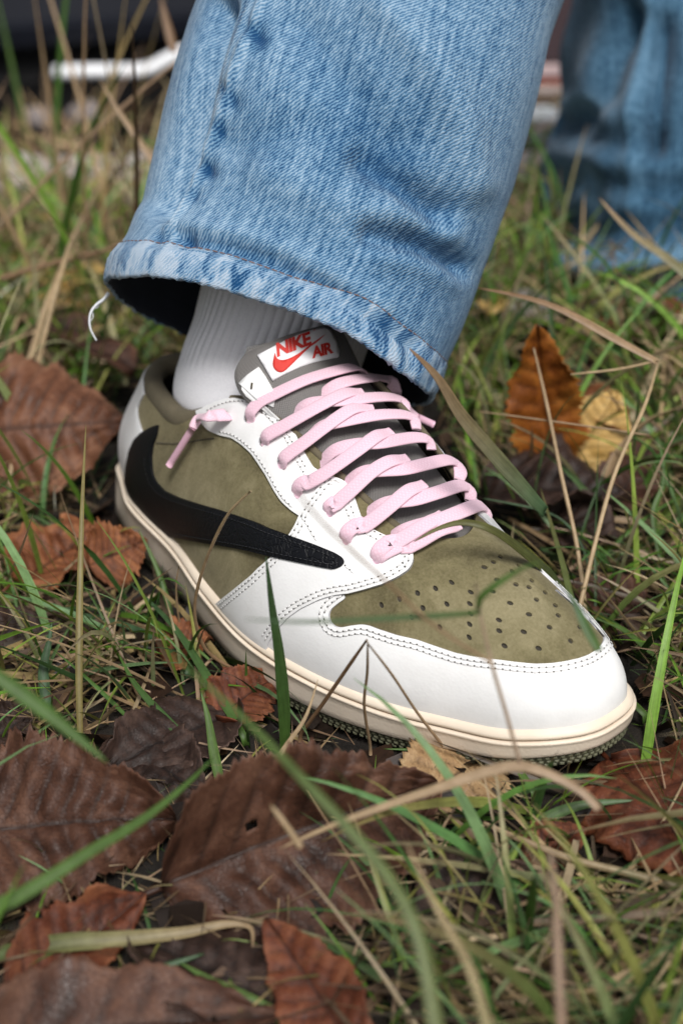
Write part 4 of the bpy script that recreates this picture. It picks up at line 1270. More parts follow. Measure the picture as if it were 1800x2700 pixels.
def leaf(base, tip, width, normal, colour, label, fold=20, curl=.12, roll=0, ns=46, nw=29, teeth=26, tooth=.05, wavy=.06, seed=0, group=None, shape=.78, name="fallen_leaf", petiole=.22, holes=False, pleat=.03):
    """a broad toothed leaf from its stalk end to its tip (metres); fold in degrees each side, curl bows it end to end"""
    rg_ = np.random.default_rng(seed); base = np.asarray(base, float); tip = np.asarray(tip, float)
    ax = tip - base; L = np.linalg.norm(ax); ax = ax / L; n_ = unit(np.asarray(normal, float) - (np.asarray(normal, float) @ ax) * ax); w_ = np.cross(n_, ax)
    r = math.radians(roll); n_, w_ = n_ * math.cos(r) + w_ * math.sin(r), w_ * math.cos(r) - n_ * math.sin(r)
    s = np.linspace(0, 1, ns)[:, None]; w = np.linspace(-1, 1, nw)[None]
    half = width / 2 * np.sin(np.pi * s ** shape) ** .72 * (1 - .25 * s ** 3) + width * .006
    saw = np.abs(((s * teeth + .0) % 1) - .0); th_ = 1 + tooth * (saw - .5) * np.abs(w) ** 6 * 2.2 + rg_.normal(0, .012, (ns, nw)) * np.abs(w) ** 8
    x = w * half * th_
    sk = s + .16 * np.abs(w) * half / L * 2 * .35                                   # side veins sweep forward
    vein_s = (s - .30 * np.abs(x) / L * 1.6) * 9.0
    side = np.abs((vein_s % 1) - .5) * 2
    ridge = np.exp(-((1 - side) / .24) ** 2) * np.clip(np.abs(w) * 6, 0, 1) * (1 - np.abs(w) ** 4); mid = np.exp(-(x / (L * .010)) ** 2)
    # uneven toothing and a few tears in the margin
    tears = np.ones((ns, nw))
    for _ in range(rg_.integers(1, 4)):
        t0, sg, dp = rg_.uniform(.2, .92), rg_.choice([-1, 1]), rg_.uniform(.10, .30)
        tears -= dp * np.exp(-((s - t0) / .022) ** 2) * (np.sign(w) == sg) * np.abs(w) ** 5
    x = x * tears * (1 + .05 * np.sin(s * 31 + rg_.uniform(0, 6)) * np.abs(w) ** 4 + .04 * np.sin(s * 13 + rg_.uniform(0, 6) + np.sign(w)) * np.abs(w) ** 3)
    fo = np.where(w > 0, math.radians(fold if np.ndim(fold) == 0 else fold[1]), math.radians(fold if np.ndim(fold) == 0 else fold[0]))
    y = np.abs(x) * np.sin(fo); xx = x * np.cos(fo)
    y = y + curl * L * (1 - (2 * s - 1) ** 2) * -1.0
    ph = rg_.uniform(0, 6.28, 8)
    y = y + wavy * width * (.5 * np.sin(5 * s * 3 + ph[0] + w * 1.7) * np.abs(w) ** 1.5 + .35 * np.sin(11 * s + ph[1] + 2 * w) * np.abs(w) ** 2 + .22 * np.sin(24 * s + ph[2]) * np.abs(w) ** 3 + .3 * np.sin(3 * s + ph[3]) * w)
    y = y - width * pleat * (side ** 1.5 - .5) * np.clip(np.abs(w) * 4, 0, 1) * (1 - .35 * np.abs(w)) * np.clip(s * 6, 0, 1) - mid * width * .012
    cr_ = rg_.normal(0, 1, (ns // 3 + 2, nw // 3 + 2)); ii, jj = np.meshgrid(np.linspace(0, cr_.shape[0] - 1.01, ns), np.linspace(0, cr_.shape[1] - 1.01, nw), indexing='ij'); i0, j0 = ii.astype(int), jj.astype(int); fi, fj = ii - i0, jj - j0
    cr_ = cr_[i0, j0] * (1 - fi) * (1 - fj) + cr_[i0 + 1, j0] * fi * (1 - fj) + cr_[i0, j0 + 1] * (1 - fi) * fj + cr_[i0 + 1, j0 + 1] * fi * fj
    y = y + cr_ * width * .010 + width * rg_.uniform(-.22, .22) * (np.abs(w) ** 3) * np.sin(s * 3.1 + rg_.uniform(0, 3)) * np.sign(w + .3)
    V = base + ax * (s * L + 0 * w)[..., None] + w_ * xx[..., None] + n_ * y[..., None]
    cen = .5 * (base + tip)
    root = empty(name, tuple(base)); tag(root, label, "leaf", group)
    uv = np.stack([w * .5 * (width / L) + 0 * s, s + 0 * w], -1).reshape(-1, 2) + rg_.uniform(0, 9, 2)
    vein = np.clip(ridge * .8 + mid, 0, 1)
    F = grid_faces(ns, nw)
    if holes:
        F = [f for k, f in enumerate(F) if not (abs((k // (nw - 1)) - ns * .30) < 1.2 and abs((k % (nw - 1)) - nw * .60) < .9)]
    o = mesh_obj("leaf_blade", V.reshape(-1, 3), F, LEAFM[colour], root, uvs=uv, cols=dict(vein=vein.ravel(), rim=(np.abs(w) ** 3 + 0 * s).ravel()))
    so = o.modifiers.new("leaf_thickness", 'SOLIDIFY'); so.thickness = .0004; so.offset = 0
    # midrib and stalk
    cpath = V[:, nw // 2]; A = cpath[2:-3:2]; rr = np.linspace(.0009, .0003, len(A)) * min(1, L / .08)
    Vt, Ft, _ = tube(A + n_ * -.0002, rr, rr, np.broadcast_to(n_, A.shape), 6)
    nt = len(A) * 6; mesh_obj("midrib", Vt, Ft, LEAFM[colour], root, uvs=np.zeros((len(Vt), 2)), cols=dict(vein=np.full(len(Vt), .7)))
    if petiole:
        st = cpath[0]; pts = [st, st - ax * L * petiole * .5 - n_ * L * .02, st - ax * L * petiole + np.array([0, 0, -.006]) + w_ * L * .04]
        A = catmull(np.array(pts), 6); rr = np.full(len(A), .0011) * min(1.2, L / .08)
        Vt, Ft, _ = tube(A, rr, rr, np.broadcast_to(n_, A.shape), 6); mesh_obj("stalk", Vt, Ft, LEAFM[colour], root, uvs=np.zeros((len(Vt), 2)), cols=dict(vein=np.full(len(Vt), .3)))
    return root


UP = np.array([0, 0, 1.0])


def px_leaf(b, zb, t, zt, width, face, colour, label, **kw):
    """ends given as photograph positions and heights above the ground in mm; face 0 lies flat, 1 faces the photographer"""
    B = on_ground(np.array(b) * D, zb * MM); T_ = on_ground(np.array(t) * D, zt * MM)
    nrm = unit(UP * (1 - face) - CAM_F * face)
    return leaf(B, T_, width * MM, nrm, colour, label, **kw)


px_leaf((-120, 1000), 34, (300, 970), 36, 84, .8, 'warm', "large dull brown leaf standing behind the heel, cut by the left edge", fold=-12, curl=-.06, seed=1, wavy=.12, teeth=30, pleat=.035, ns=70, nw=37)
px_leaf((-190, 1935), 8, (405, 1880), 10, 62, .5, 'brown', "big pleated brown leaf in the left foreground with strong side veins", fold=14, curl=-.07, seed=2, wavy=.13, teeth=34, tooth=.07, pleat=.055, ns=80, nw=41)
px_leaf((372, 2035), 8, (1010, 1800), 14, 78, .5, 'brown', "big dark brown folded leaf standing in front of the sole, small hole near its stalk", fold=(4, 58), curl=-.07, seed=3, wavy=.08, teeth=34, roll=-4, holes=True, tooth=.06, pleat=.035, ns=80, nw=41)
px_leaf((1130, 1730), 3, (905, 1880), 2, 40, .25, 'tan', "tan leaf with toothed pale edge tucked under the front of the sole", fold=8, curl=-.04, seed=4, teeth=22, tooth=.1)
px_leaf((1400, 1745), 5, (1640, 2050), 4, 48, .25, 'red', "glossy red-brown leaf with orange stalk end right of the toe", fold=10, curl=-.07, seed=5, wavy=.09, teeth=20)
px_leaf((545, 1640), 5, (235, 1775), 4, 40, .25, 'dark', "dark purplish leaf lying flat left of the sole in the foreground", fold=8, curl=-.04, seed=6, wavy=.07)
px_leaf((30, 1335), 10, (215, 1205), 14, 46, .5, 'rust', "crumpled rust leaf left of the midsole heel", fold=22, curl=.10, seed=7, wavy=.16)
px_leaf((205, 1300), 14, (338, 1238), 22, 33, .8, 'rust', "small bright orange-brown toothed leaf touching the heel of the midsole", fold=10, curl=.06, seed=8, tooth=.12, teeth=15, wavy=.08)
px_leaf((-60, 1530), 6, (165, 1435), 8, 46, .4, 'dark', "dark red-brown curled leaf at the left edge below the rust leaf", fold=24, curl=.08, seed=9, wavy=.14)
px_leaf((1110, 1140), 6, (1450, 1150), 16, 62, .35, 'dark', "large dark purple-brown leaf lying right of the laces", fold=20, curl=-.08, seed=10, wavy=.13)
px_leaf((1268, 1090), 6, (1232, 745), 92, 40, .5, 'orange', "upright burnt-orange leaf with ragged edge right of the trouser hem", fold=16, curl=.06, seed=11, wavy=.10, tooth=.12, teeth=24, roll=18)
px_leaf((1300, 1090), 6, (1420, 900), 44, 46, .6, 'yellow', "smooth yellow leaf leaning behind the burnt-orange one", fold=10, curl=-.05, seed=12, wavy=.05, tooth=.02)
px_leaf((1330, 900), 34, (1450, 1000), 30, 26, .5, 'rust', "narrow brown leaf edge lying on top of the yellow leaf", fold=30, curl=.05, seed=13)
px_leaf((1400, 1170), 6, (1500, 1010), 26, 34, .5, 'brown', "brown leaf between the yellow leaf and the right stalks", fold=20, curl=.07, seed=14, wavy=.12)
px_leaf((830, 2440), 3, (612, 2110), 16, 27, .55, 'red', "narrow red-brown leaf curving up from the bottom edge", fold=16, curl=.05, seed=15, wavy=.06, roll=10)
px_leaf((20, 2280), 3, (335, 2050), 8, 34, .45, 'red', "reddish curled leaf under the big pleated leaf at lower left", fold=30, curl=.07, seed=16, wavy=.12)
px_leaf((-140, 2420), 3, (660, 2330), 5, 40, .3, 'brown', "long brown leaf along the bottom edge at left", fold=14, curl=-.04, seed=17, wavy=.1)
px_leaf((365, 1500), 5, (485, 1465), 12, 28, .45, 'rust', "small rust leaf under the grass beside the middle of the sole", fold=22, curl=.08, seed=18, wavy=.14)
px_leaf((495, 1660), 4, (630, 1560), 8, 30, .35, 'red', "pinkish-brown leaf pressed against the side of the sole", fold=14, curl=-.08, seed=19, wavy=.08)
px_leaf((1195, 1975), 3, (1345, 1900), 6, 20, .3, 'red', "small reddish leaf in the grass below the toe", fold=20, curl=.05, seed=20)
px_leaf((660, 2320), 2, (300, 2150), 3, 42, .2, 'dark', "blackish wet leaf lying flat at lower centre", fold=8, curl=-.03, seed=21, wavy=.08)
px_leaf((1480, 1395), 4, (1310, 1340), 6, 30, .3, 'brown', "brown leaf half hidden in the grass right of the toe box", fold=14, curl=.06, seed=22)
px_leaf((1250, 1200), 5, (1430, 1250), 8, 38, .3, 'dark', "dark leaf in the grass below the purple-brown one", fold=18, curl=-.06, seed=23, wavy=.12)
px_leaf((260, 1700), 2, (470, 1830), 3, 36, .15, 'dark', "blackish flat leaf between the two big front leaves", fold=8, curl=-.03, seed=24, wavy=.09)
px_leaf((960, 2130), 2, (1230, 2010), 4, 32, .2, 'dark', "dark leaf under the grass right of the folded front leaf", fold=14, curl=-.05, seed=25, wavy=.12)
px_leaf((-30, 1700), 3, (70, 1640), 6, 30, .3, 'dark', "dark leaf at the left edge above the pleated leaf", fold=20, curl=.06, seed=26, wavy=.1)

# smaller leaves further off in the grass: each its own, alike and not told apart
rgl = np.random.default_rng(31)
ZONES = [("left of the near trouser leg", np.array([(0, 430), (330, 430), (360, 640), (270, 830), (0, 830)], float) * D), ("between the two trouser legs", np.array([(1180, 520), (1290, 520), (1260, 740), (1080, 760)], float) * D),
         ("below the far trouser leg", np.array([(1240, 660), (1568, 660), (1568, 900), (1240, 760)], float) * D)]
ORD = ["first", "second", "third", "fourth", "fifth", "sixth", "seventh", "eighth", "ninth", "tenth", "eleventh", "twelfth"]
far = []
for i in range(420):
    s = rgl.uniform(.72, 1.34); l = rgl.uniform(-.30, .33) * s; c = world_sl(s, l, .012 + rgl.uniform(0, .02)); q = project(c[None])
    z = [k for k, (nm, pl) in enumerate(ZONES) if inside(q, pl)[0]]
    if z and all(np.hypot(*(q[0] - f[3])) > 62 for f in far) and sum(f[0] == z[0] for f in far) < (16, 5, 8)[z[0]]:
        far.append((z[0], str(rgl.choice(['tan', 'tan', 'yellow', 'brown', 'rust'])), c, q[0], rgl.uniform(0, 6.28), rgl.uniform(.024, .05)))
for zi in range(3):
    for colr in ('tan', 'yellow', 'brown', 'rust'):
        grp = sorted([f for f in far if f[0] == zi and f[1] == colr], key=lambda f: f[3][0])
        for k, (_, _, c, q, an, L) in enumerate(grp):
            v = np.array([math.cos(an), math.sin(an), rgl.uniform(-.1, .5)]) * L
            lab = ("%s from the left of the small %s leaves " % (ORD[k], colr) if len(grp) > 1 else "the one small %s leaf " % colr) + ZONES[zi][0]
            leaf(c - v / 2, c + v / 2, L * rgl.uniform(.45, .7), unit(UP - CAM_F * .4 + rgl.normal(0, .3, 3)), colr, lab, fold=rgl.uniform(5, 30), curl=rgl.uniform(-.1, .1), ns=16, nw=9, teeth=8, seed=100 + zi * 50 + k, group="small leaves in the far grass", petiole=0)

# crumbs of rotting leaf on the soil
V, F, C_ = [], [], []
rgc = np.random.default_rng(77)
for i in range(1500):
    s = rgc.uniform(.22, 1.5); l = rgc.uniform(-.34, .36) * (s + .1); c = world_sl(s, l, rgc.uniform(-.002, .005)); r = rgc.uniform(.004, .016)
    q = rgc.normal(size=3); q[2] = abs(q[2]) * 1.6 + .5; q = unit(q); e = unit(np.cross(q, rgc.normal(size=3))); f_ = np.cross(q, e); b = len(V); m_ = rgc.integers(5, 8)
    for k in range(m_): V.append(c + (e * math.cos(6.283 * k / m_) + f_ * math.sin(6.283 * k / m_) * .7) * r * rgc.uniform(.6, 1.15) + q * rgc.uniform(-.1, .1) * r)
    F.append(tuple(range(b, b + m_))); t = rgc.choice(3, p=[.5, .35, .15]); col = np.array([(.018, .011, .008), (.045, .022, .013), (.12, .065, .035)][t]) * rgc.uniform(.7, 1.3)
    C_ += [col] * m_
tag(mesh_obj("leaf_litter", V, F, M['blade'], smooth=False, uvs=np.array(V)[:, :2] * 90, cols=dict(tint=np.array(C_))), "crumbled brown leaf litter on the soil", "leaf litter", None, "stuff")

# ================================================================== grass
GREEN = [(.12, .26, .022), (.17, .32, .040), (.080, .18, .030), (.24, .34, .060), (.10, .23, .065), (.17, .29, .12), (.032, .080, .016), (.30, .31, .08)]
DRY = [(.50, .36, .21), (.42, .29, .17), (.60, .47, .31), (.30, .20, .12), (.48, .33, .23), (.38, .28, .13), (.19, .12, .075)]


def blade_mesh(path, width, nrm, V, F, U, Cc, tint, tip_tint=None, seg=None, crease=.28, taper=.65, base_w=.75, twist=0.0):
    """one strap-like blade: two faces wide with a keel"""
    P = np.asarray(path, float); n = len(P); t = unit(np.gradient(P, axis=0)); N = unit(nrm - (np.asarray(nrm) * t).sum(1, keepdims=True) * t if np.ndim(nrm) > 1 else nrm - (t @ nrm)[:, None] * t); B = np.cross(t, N)
    s = np.linspace(0, 1, n)
    if twist:
        a = twist * s; N, B = N * np.cos(a)[:, None] + B * np.sin(a)[:, None], B * np.cos(a)[:, None] - N * np.sin(a)[:, None]
    w = width / 2 * np.minimum(1, base_w + (1 - base_w) * s * 4) * np.clip((1 - s) / taper, 0, 1) ** .7 + width * .02
    b = len(V)
    for i in range(n):
        V.append(P[i] - B[i] * w[i]); V.append(P[i] - N[i] * w[i] * crease); V.append(P[i] + B[i] * w[i])
        c = np.asarray(tint) if tip_tint is None else np.asarray(tint) * (1 - s[i]) + np.asarray(tip_tint) * s[i]
        Cc += [c, c * .92, c]; U += [(0, s[i] * 8), (.5, s[i] * 8), (1, s[i] * 8)]
    for i in range(n - 1):
        for k in range(2): F.append((b + i * 3 + k, b + i * 3 + k + 1, b + i * 3 + 4 + k, b + i * 3 + 3 + k))


shoe_poly = plan[::12] * MM
CLEAR = np.array([(300, 1330), (330, 1000), (420, 890), (300, 800), (285, 740), (350, 600), (510, 0), (1500, 0), (1300, 620), (1150, 1050), (1180, 1180), (1280, 1340), (1460, 1550), (1640, 1740), (1668, 1900), (1600, 1945), (1440, 1978), (1250, 1958), (1000, 1915), (800, 1838), (640, 1702), (520, 1560), (405, 1420)], float)


LEAF_VIEW = [np.array(q, float) * D for q in (
    [(-10, 850), (120, 832), (292, 900), (282, 1090), (100, 1108), (-10, 1060)], [(30, 1190), (335, 1228), (335, 1320), (60, 1335)],
    [(1180, 765), (1320, 800), (1425, 935), (1425, 1070), (1190, 1075)], [(1115, 1095), (1440, 1100), (1440, 1215), (1120, 1180)],
    [(1310, 1795), (1560, 1890), (1560, 2010), (1330, 1985)], [(255, 1630), (515, 1630), (490, 1785), (255, 1785)], [(830, 1715), (1040, 1740), (1010, 1850), (880, 1850)])]


def grow(n, sfun, lfun, hfun, wfun, lean, palette, rg_, droop, seg=7, thresh=.97, flat=False, tipdry=.25):
    V, F, U, Cc = [], [], [], []
    s = sfun(n); l = lfun(s); z = ground_z(s, l)
    R = CAM_XY + FH * s[:, None] + RH * l[:, None] + UP * z[:, None]
    ins = inside(R[:, :2], shoe_poly) | (seg_dist(R[:, :2], shoe_poly) < .003)
    h = hfun(n, s, l); w = np.minimum(wfun(n), h * .036)
    az = rg_.uniform(0, 2 * math.pi, n); le = lean(n)
    kk = np.linspace(0, 1, seg)
    for i in np.where(~ins)[0]:
        dirh = np.array([math.cos(az[i]), math.sin(az[i]), 0]); side = np.array([-dirh[1], dirh[0], 0])
        th0 = le[i]; th = th0 + droop(rg_) * kk ** 1.5
        step = h[i] / (seg - 1)
        dx = np.concatenate([[0], np.cumsum(np.sin(th[:-1]) * step)]); dzz = np.concatenate([[0], np.cumsum(np.cos(th[:-1]) * step)])
        P = R[i] + dirh * dx[:, None] + UP * dzz[:, None] + side * (rg_.uniform(-.12, .12) * h[i] * kk ** 2)[:, None]
        if flat: P[:, 2] = np.maximum(P[:, 2], z[i] + .001 + rg_.uniform(0, .012))
        else: P[:, 2] = np.maximum(P[:, 2], z[i] + .0012)
        if -.14 < R[i, 0] < .44 and -.2 < R[i, 1] < .2:
            low = P[P[:, 2] < .085]
            if len(low) and inside(low[:, :2], shoe_poly).any(): continue
        px = project(P); dep = (P - CAM_POS) @ CAM_F
        if (dep < .16).any(): continue
        if s[i] < .78:
            cov = inside(px, CLEAR)
            if cov.any() and rg_.random() < thresh:
                # keep the stump that does not cross the shoe
                k0 = int(np.argmax(cov))
                if k0 < 3: continue
                P = P[:k0]; w[i] *= k0 / seg
        if rg_.random() < .8 and any(inside(px[1:], q_).any() for q_ in LEAF_VIEW): continue
        t = palette[rg_.integers(len(palette))]; t = np.array(t) * rg_.uniform(.65, 1.3)
        tt_ = t if rg_.random() > tipdry else np.array(DRY[rg_.integers(len(DRY))]) * .8
        N0 = unit(rg_.normal(0, .5, 3) + UP * .6 + dirh * -.4)
        blade_mesh(P, w[i], N0, V, F, U, Cc, t, tt_, twist=rg_.uniform(-1.6, 1.6))
    return V, F, U, Cc


def add_grass(name, parts, label):
    V, F, U, Cc = [], [], [], []
    for p in parts:
        b = len(V); V += p[0]; F += [tuple(q + b for q in f) for f in p[1]]; U += p[2]; Cc += p[3]
    return tag(mesh_obj(name, V, F, M['blade'], uvs=np.array(U), cols=dict(tint=np.array(Cc))), label, "grass", None, "stuff")


rgg = np.random.default_rng(11)


def around(n):            # the lawn goes on beyond the picture's edges
    return rgg.uniform(-.35, 1.38, n)


def lat_out(s):
    edge = np.clip(s, .1, None) * .30 + .05
    return np.where(rgg.random(len(s)) < .5, -1, 1) * (edge + rgg.uniform(0, 1, len(s)) ** 1.5 * 1.0)


def lat(s):   # a little wider than the view
    return rgg.uniform(-1, 1, len(s)) * (s * .315 + .06)


def leaf_bare(n, s, l):
    """the lower left foreground is leaf and soil, little grass"""
    px = project(CAM_XY + FH * s[:, None] + RH * l[:, None])
    return np.clip((px[:, 0] - 950) / 350, 0, 1) * np.clip((px[:, 1] - 1900) / 200, 0, 1) + np.clip((2000 - px[:, 1]) / 250, 0, 1)


def mask_h(lo, hi):
    def f(n, s, l):
        b = np.clip(leaf_bare(n, s, l), 0, 1)
        h = rgg.uniform(lo, hi, n) * (.35 + .65 * b); h[rgg.random(n) > b + .12] *= .25
        return h
    return f


near = lambda n: .24 + .66 * rgg.random(n) ** .9
mid_ = lambda n: rgg.uniform(.62, 1.18, n)
far_ = lambda n: np.concatenate([rgg.uniform(.95, 1.20, n - n // 12), rgg.uniform(1.36, 1.42, n // 12)])
d1_ = lambda r: r.uniform(.2, 1.5)
d2_ = lambda r: r.uniform(-.1, .5)
thatch = [grow(3200, near, lat, lambda n, s, l: rgg.uniform(.03, .10, n) * np.clip(leaf_bare(n, s, l) + .3, 0, 1), lambda n: rgg.uniform(.0012, .0042, n), lambda n: rgg.uniform(1.15, 1.62, n), DRY + [(.10, .07, .045), (.075, .055, .04), (.14, .09, .06)], rgg, d2_, 7, flat=True),
          grow(3000, mid_, lat, lambda n, s, l: rgg.uniform(.04, .13, n), lambda n: rgg.uniform(.0014, .0042, n), lambda n: rgg.uniform(.7, 1.5, n), [tuple(min(.75, x * 1.3) for x in c) for c in DRY] + [(.14, .09, .06)], rgg, d2_, 7),
          grow(1700, far_, lat, lambda n, s, l: rgg.uniform(.03, .09, n) + .05 * (s > 1.3), lambda n: rgg.uniform(.0016, .0050, n), lambda n: rgg.uniform(.5, 1.4, n), [tuple(min(.75, x * 1.3) for x in c) for c in DRY], rgg, d2_, 7)]
thatch += [grow(2600, near, lat, lambda n, s, l: rgg.uniform(.05, .12, n) * np.clip(leaf_bare(n, s, l) + .25, 0, 1), lambda n: rgg.uniform(.0006, .0016, n), lambda n: rgg.uniform(.7, 1.6, n), DRY + [(.10, .07, .045)], rgg, d2_, 8),
           grow(34, lambda n: rgg.uniform(.80, 1.15, n), lambda s: rgg.uniform(-.36, -.13, len(s)) * s, lambda n, s, l: rgg.uniform(.16, .34, n), lambda n: rgg.uniform(.0018, .0044, n), lambda n: rgg.uniform(.05, .8, n), DRY, rgg, d2_, 9)]
thatch += [grow(3600, around, lat_out, lambda n, s, l: rgg.uniform(.05, .13, n), lambda n: rgg.uniform(.0012, .0045, n), lambda n: rgg.uniform(.8, 1.6, n), DRY, rgg, d2_, 6)]
add_grass("dry_grass", thatch, "matted straw-coloured dead grass lying between the green blades")
green = [grow(3000, near, lat, mask_h(.03, .11), lambda n: rgg.uniform(.0016, .0052, n), lambda n: rgg.uniform(.15, 1.35, n), GREEN, rgg, d1_, 10),
         grow(2300, mid_, lat, lambda n, s, l: rgg.uniform(.04, .14, n), lambda n: rgg.uniform(.0018, .0052, n), lambda n: rgg.uniform(.1, 1.2, n), [tuple(min(.5, x * 1.35) for x in c) for c in GREEN + GREEN + DRY[:3]], rgg, d1_, 10),
         grow(800, far_, lat, lambda n, s, l: rgg.uniform(.03, .10, n) + .05 * (s > 1.3), lambda n: rgg.uniform(.0022, .0060, n), lambda n: rgg.uniform(.05, .9, n), [tuple(min(.6, x * 1.35) for x in c) for c in GREEN + DRY], rgg, d1_, 9)]
green += [grow(2600, near, lat, mask_h(.04, .11), lambda n: rgg.uniform(.0008, .0020, n), lambda n: rgg.uniform(.1, 1.3, n), GREEN, rgg, d1_, 10),
          grow(14, lambda n: rgg.uniform(.80, 1.15, n), lambda s: rgg.uniform(-.36, -.13, len(s)) * s, lambda n, s, l: rgg.uniform(.16, .32, n), lambda n: rgg.uniform(.003, .006, n), lambda n: rgg.uniform(.05, .5, n), GREEN, rgg, d1_, 10)]
green += [grow(4600, around, lat_out, lambda n, s, l: rgg.uniform(.05, .15, n), lambda n: rgg.uniform(.0018, .0055, n), lambda n: rgg.uniform(.1, 1.2, n), GREEN, rgg, d1_, 8)]
add_grass("grass", green, "green grass growing round the sneaker and back to the path")


# ---- single blades and stalks that stand out, each its own thing: photograph positions (root first) with distance
def stalk(name, pts, d0, d1, width, tint, label, cat, tip=None, root=True, group=None, dmid=None, round_=False, twist=0.0, taper=.6, lie=.3, exp=False):
    P = np.asarray(pts, float) * D; k = np.linspace(0, 1, len(P))
    dep = np.interp(k, [0, 1], [d0, d1]) if dmid is None else np.interp(k, [0, .5, 1], [d0, dmid, d1])
    if root and not exp:            # stands on the ground where its first point is seen; lie 0 upright, 1 along the ground
        gd = np.array([(on_ground(q, .004) - CAM_POS) @ CAM_F if q[1] > 560 else 9 for q in P]); hgt = (P[0, 1] - P[:, 1]) / F_PX * gd[0] / .9
        upr = gd[0] - .47 * hgt; dep = np.minimum(upr * (1 - lie) + np.minimum(gd, 2.0) * lie, gd - .004)
        dep[0] = gd[0]
    Q = catmull(np.column_stack([P, dep]), 8); A = np.array([at_depth(q[:2], q[2]) for q in Q])
    if root and A[0, 2] > 0:           # carry it down to the ground
        e = A[0] - A[min(6, len(A) - 1)]; e = unit(np.array([e[0] * .4, e[1] * .4, -abs(e[2]) - .02])); n_ = max(3, int(A[0, 2] / .004))
        ext_ = A[0] + e * (np.linspace(1, 0, n_, endpoint=False) * A[0, 2] / max(.2, -e[2]))[:, None]; A = np.vstack([ext_, A])
    A = resample(A, None, max(12, len(A)))
    if round_:
        rr = width / 2 * np.interp(np.linspace(0, 1, len(A)), [0, .8, 1], [1, .8, .45])
        V, F, _ = tube(A, rr, rr, np.broadcast_to(-CAM_F, A.shape), 7)
        U = np.column_stack([np.tile(np.linspace(0, 1, 7), len(A)), np.repeat(np.linspace(0, 6, len(A)), 7)]); s = np.repeat(np.linspace(0, 1, len(A)), 7)[:, None]
        Cc = np.asarray(tint) * (1 - s) + np.asarray(tint if tip is None else tip) * s
    else:
        V, F, U, Cc = [], [], [], []
        blade_mesh(A, width, unit(-CAM_F * .8 + UP * .5 + CAM_R * .2), V, F, U, Cc, tint, tip, taper=taper, twist=twist)
    o = mesh_obj(name, V, F, M['blade'], uvs=np.array(U), cols=dict(tint=np.array(Cc)))
    if not round_:
        so = o.modifiers.new("blade_thickness", 'SOLIDIFY'); so.thickness = .00025; so.offset = 0
    return tag(o, label, cat, group)


G1, G2, G3 = (.075, .150, .028), (.105, .185, .045), (.055, .115, .050)
T1, T2, T3 = (.52, .38, .23), (.42, .29, .18), (.27, .16, .09)
B = "grass_blade"; S_ = "dry_stalk"; GB = "grass blade"; DS = "dry stalk"
# foreground, left of the shoe
stalk(B, [(655, 1730), (652, 1620), (641, 1500), (626, 1400), (611, 1280)], .415, .405, .0044, G1, "upright green blade crossing the white forefoot saddle", GB, tip=G3, lie=-.1)
stalk(B, [(1010, 2420), (960, 2150), (870, 1985), (700, 1795), (560, 1650), (380, 1490)], .30, .35, .0035, (.20, .20, .09), "long blurred blade rising from the bottom edge across the folded leaf", GB, tip=G1, dmid=.32, exp=True)
stalk(B, [(-40, 1530), (60, 1600), (150, 1670), (248, 1752)], .36, .365, .0044, G1, "short blurred blade entering from the left edge above the pleated leaf", GB, tip=G1, root=False)
stalk(B, [(-120, 2130), (40, 2060), (200, 1960), (330, 1880), (430, 1800), (492, 1738)], .35, .41, .0046, G2, "long pale green blade lying over the pleated leaf", GB, tip=G1, exp=True)
stalk(B, [(-60, 2205), (120, 2168), (260, 2158), (420, 2142), (520, 2122), (575, 2130), (580, 2175)], .33, .35, .0054, G1, "green blade browning towards its bent end at lower left", GB, tip=T2, lie=0.70)
stalk(B, [(640, 2330), (560, 2290), (490, 2255), (412, 2210)], .345, .36, .0033, G2, "short bright green blade at lower centre", GB, tip=G2, lie=0.80)
stalk(B, [(-40, 2310), (150, 2280), (300, 2245), (470, 2190)], .33, .35, .0048, G3, "dark dull blade under the browning one at lower left", GB, tip=G3, lie=0.75)
stalk(B, [(505, 1795), (490, 1720), (478, 1650), (462, 1590)], .425, .43, .0036, G2, "short bright blade beside the dark leaf, left of the sole", GB, tip=G2)
stalk(B, [(470, 1745), (380, 1650), (310, 1570), (272, 1500)], .43, .45, .0034, G3, "blade leaning left from the dark leaf", GB, tip=G1, lie=0.70)
stalk(B, [(560, 1690), (480, 1560), (400, 1440), (300, 1340)], .455, .48, .0034, G1, "long blade running back along the side of the sole", GB, tip=G3, lie=0.70)
stalk(B, [(430, 1540), (380, 1480), (270, 1430), (100, 1395)], .47, .50, .0030, G3, "blade sweeping left from the middle of the sole", GB, tip=G3, lie=0.80)
stalk(B, [(395, 1420), (370, 1330), (345, 1270), (318, 1215)], .50, .515, .0024, G1, "thin bright blade bent against the heel of the midsole", GB, tip=G2)
stalk(B, [(108, 1620), (100, 1540), (112, 1480), (120, 1430)], .455, .46, .0042, G3, "short bluish blade in front of the dark red leaf", GB, tip=G3)
stalk(B, [(185, 1720), (182, 1500), (188, 1200), (198, 975)], .40, .385, .0026, (.20, .16, .05), "tall thin brownish green blade in front of the heel leaf", GB, tip=(.24, .20, .07))
stalk(B, [(580, 1870), (640, 1740), (700, 1650), (730, 1560)], .40, .42, .0020, T2, "thin tan blade between the folded leaf and the sole", GB, tip=T1)
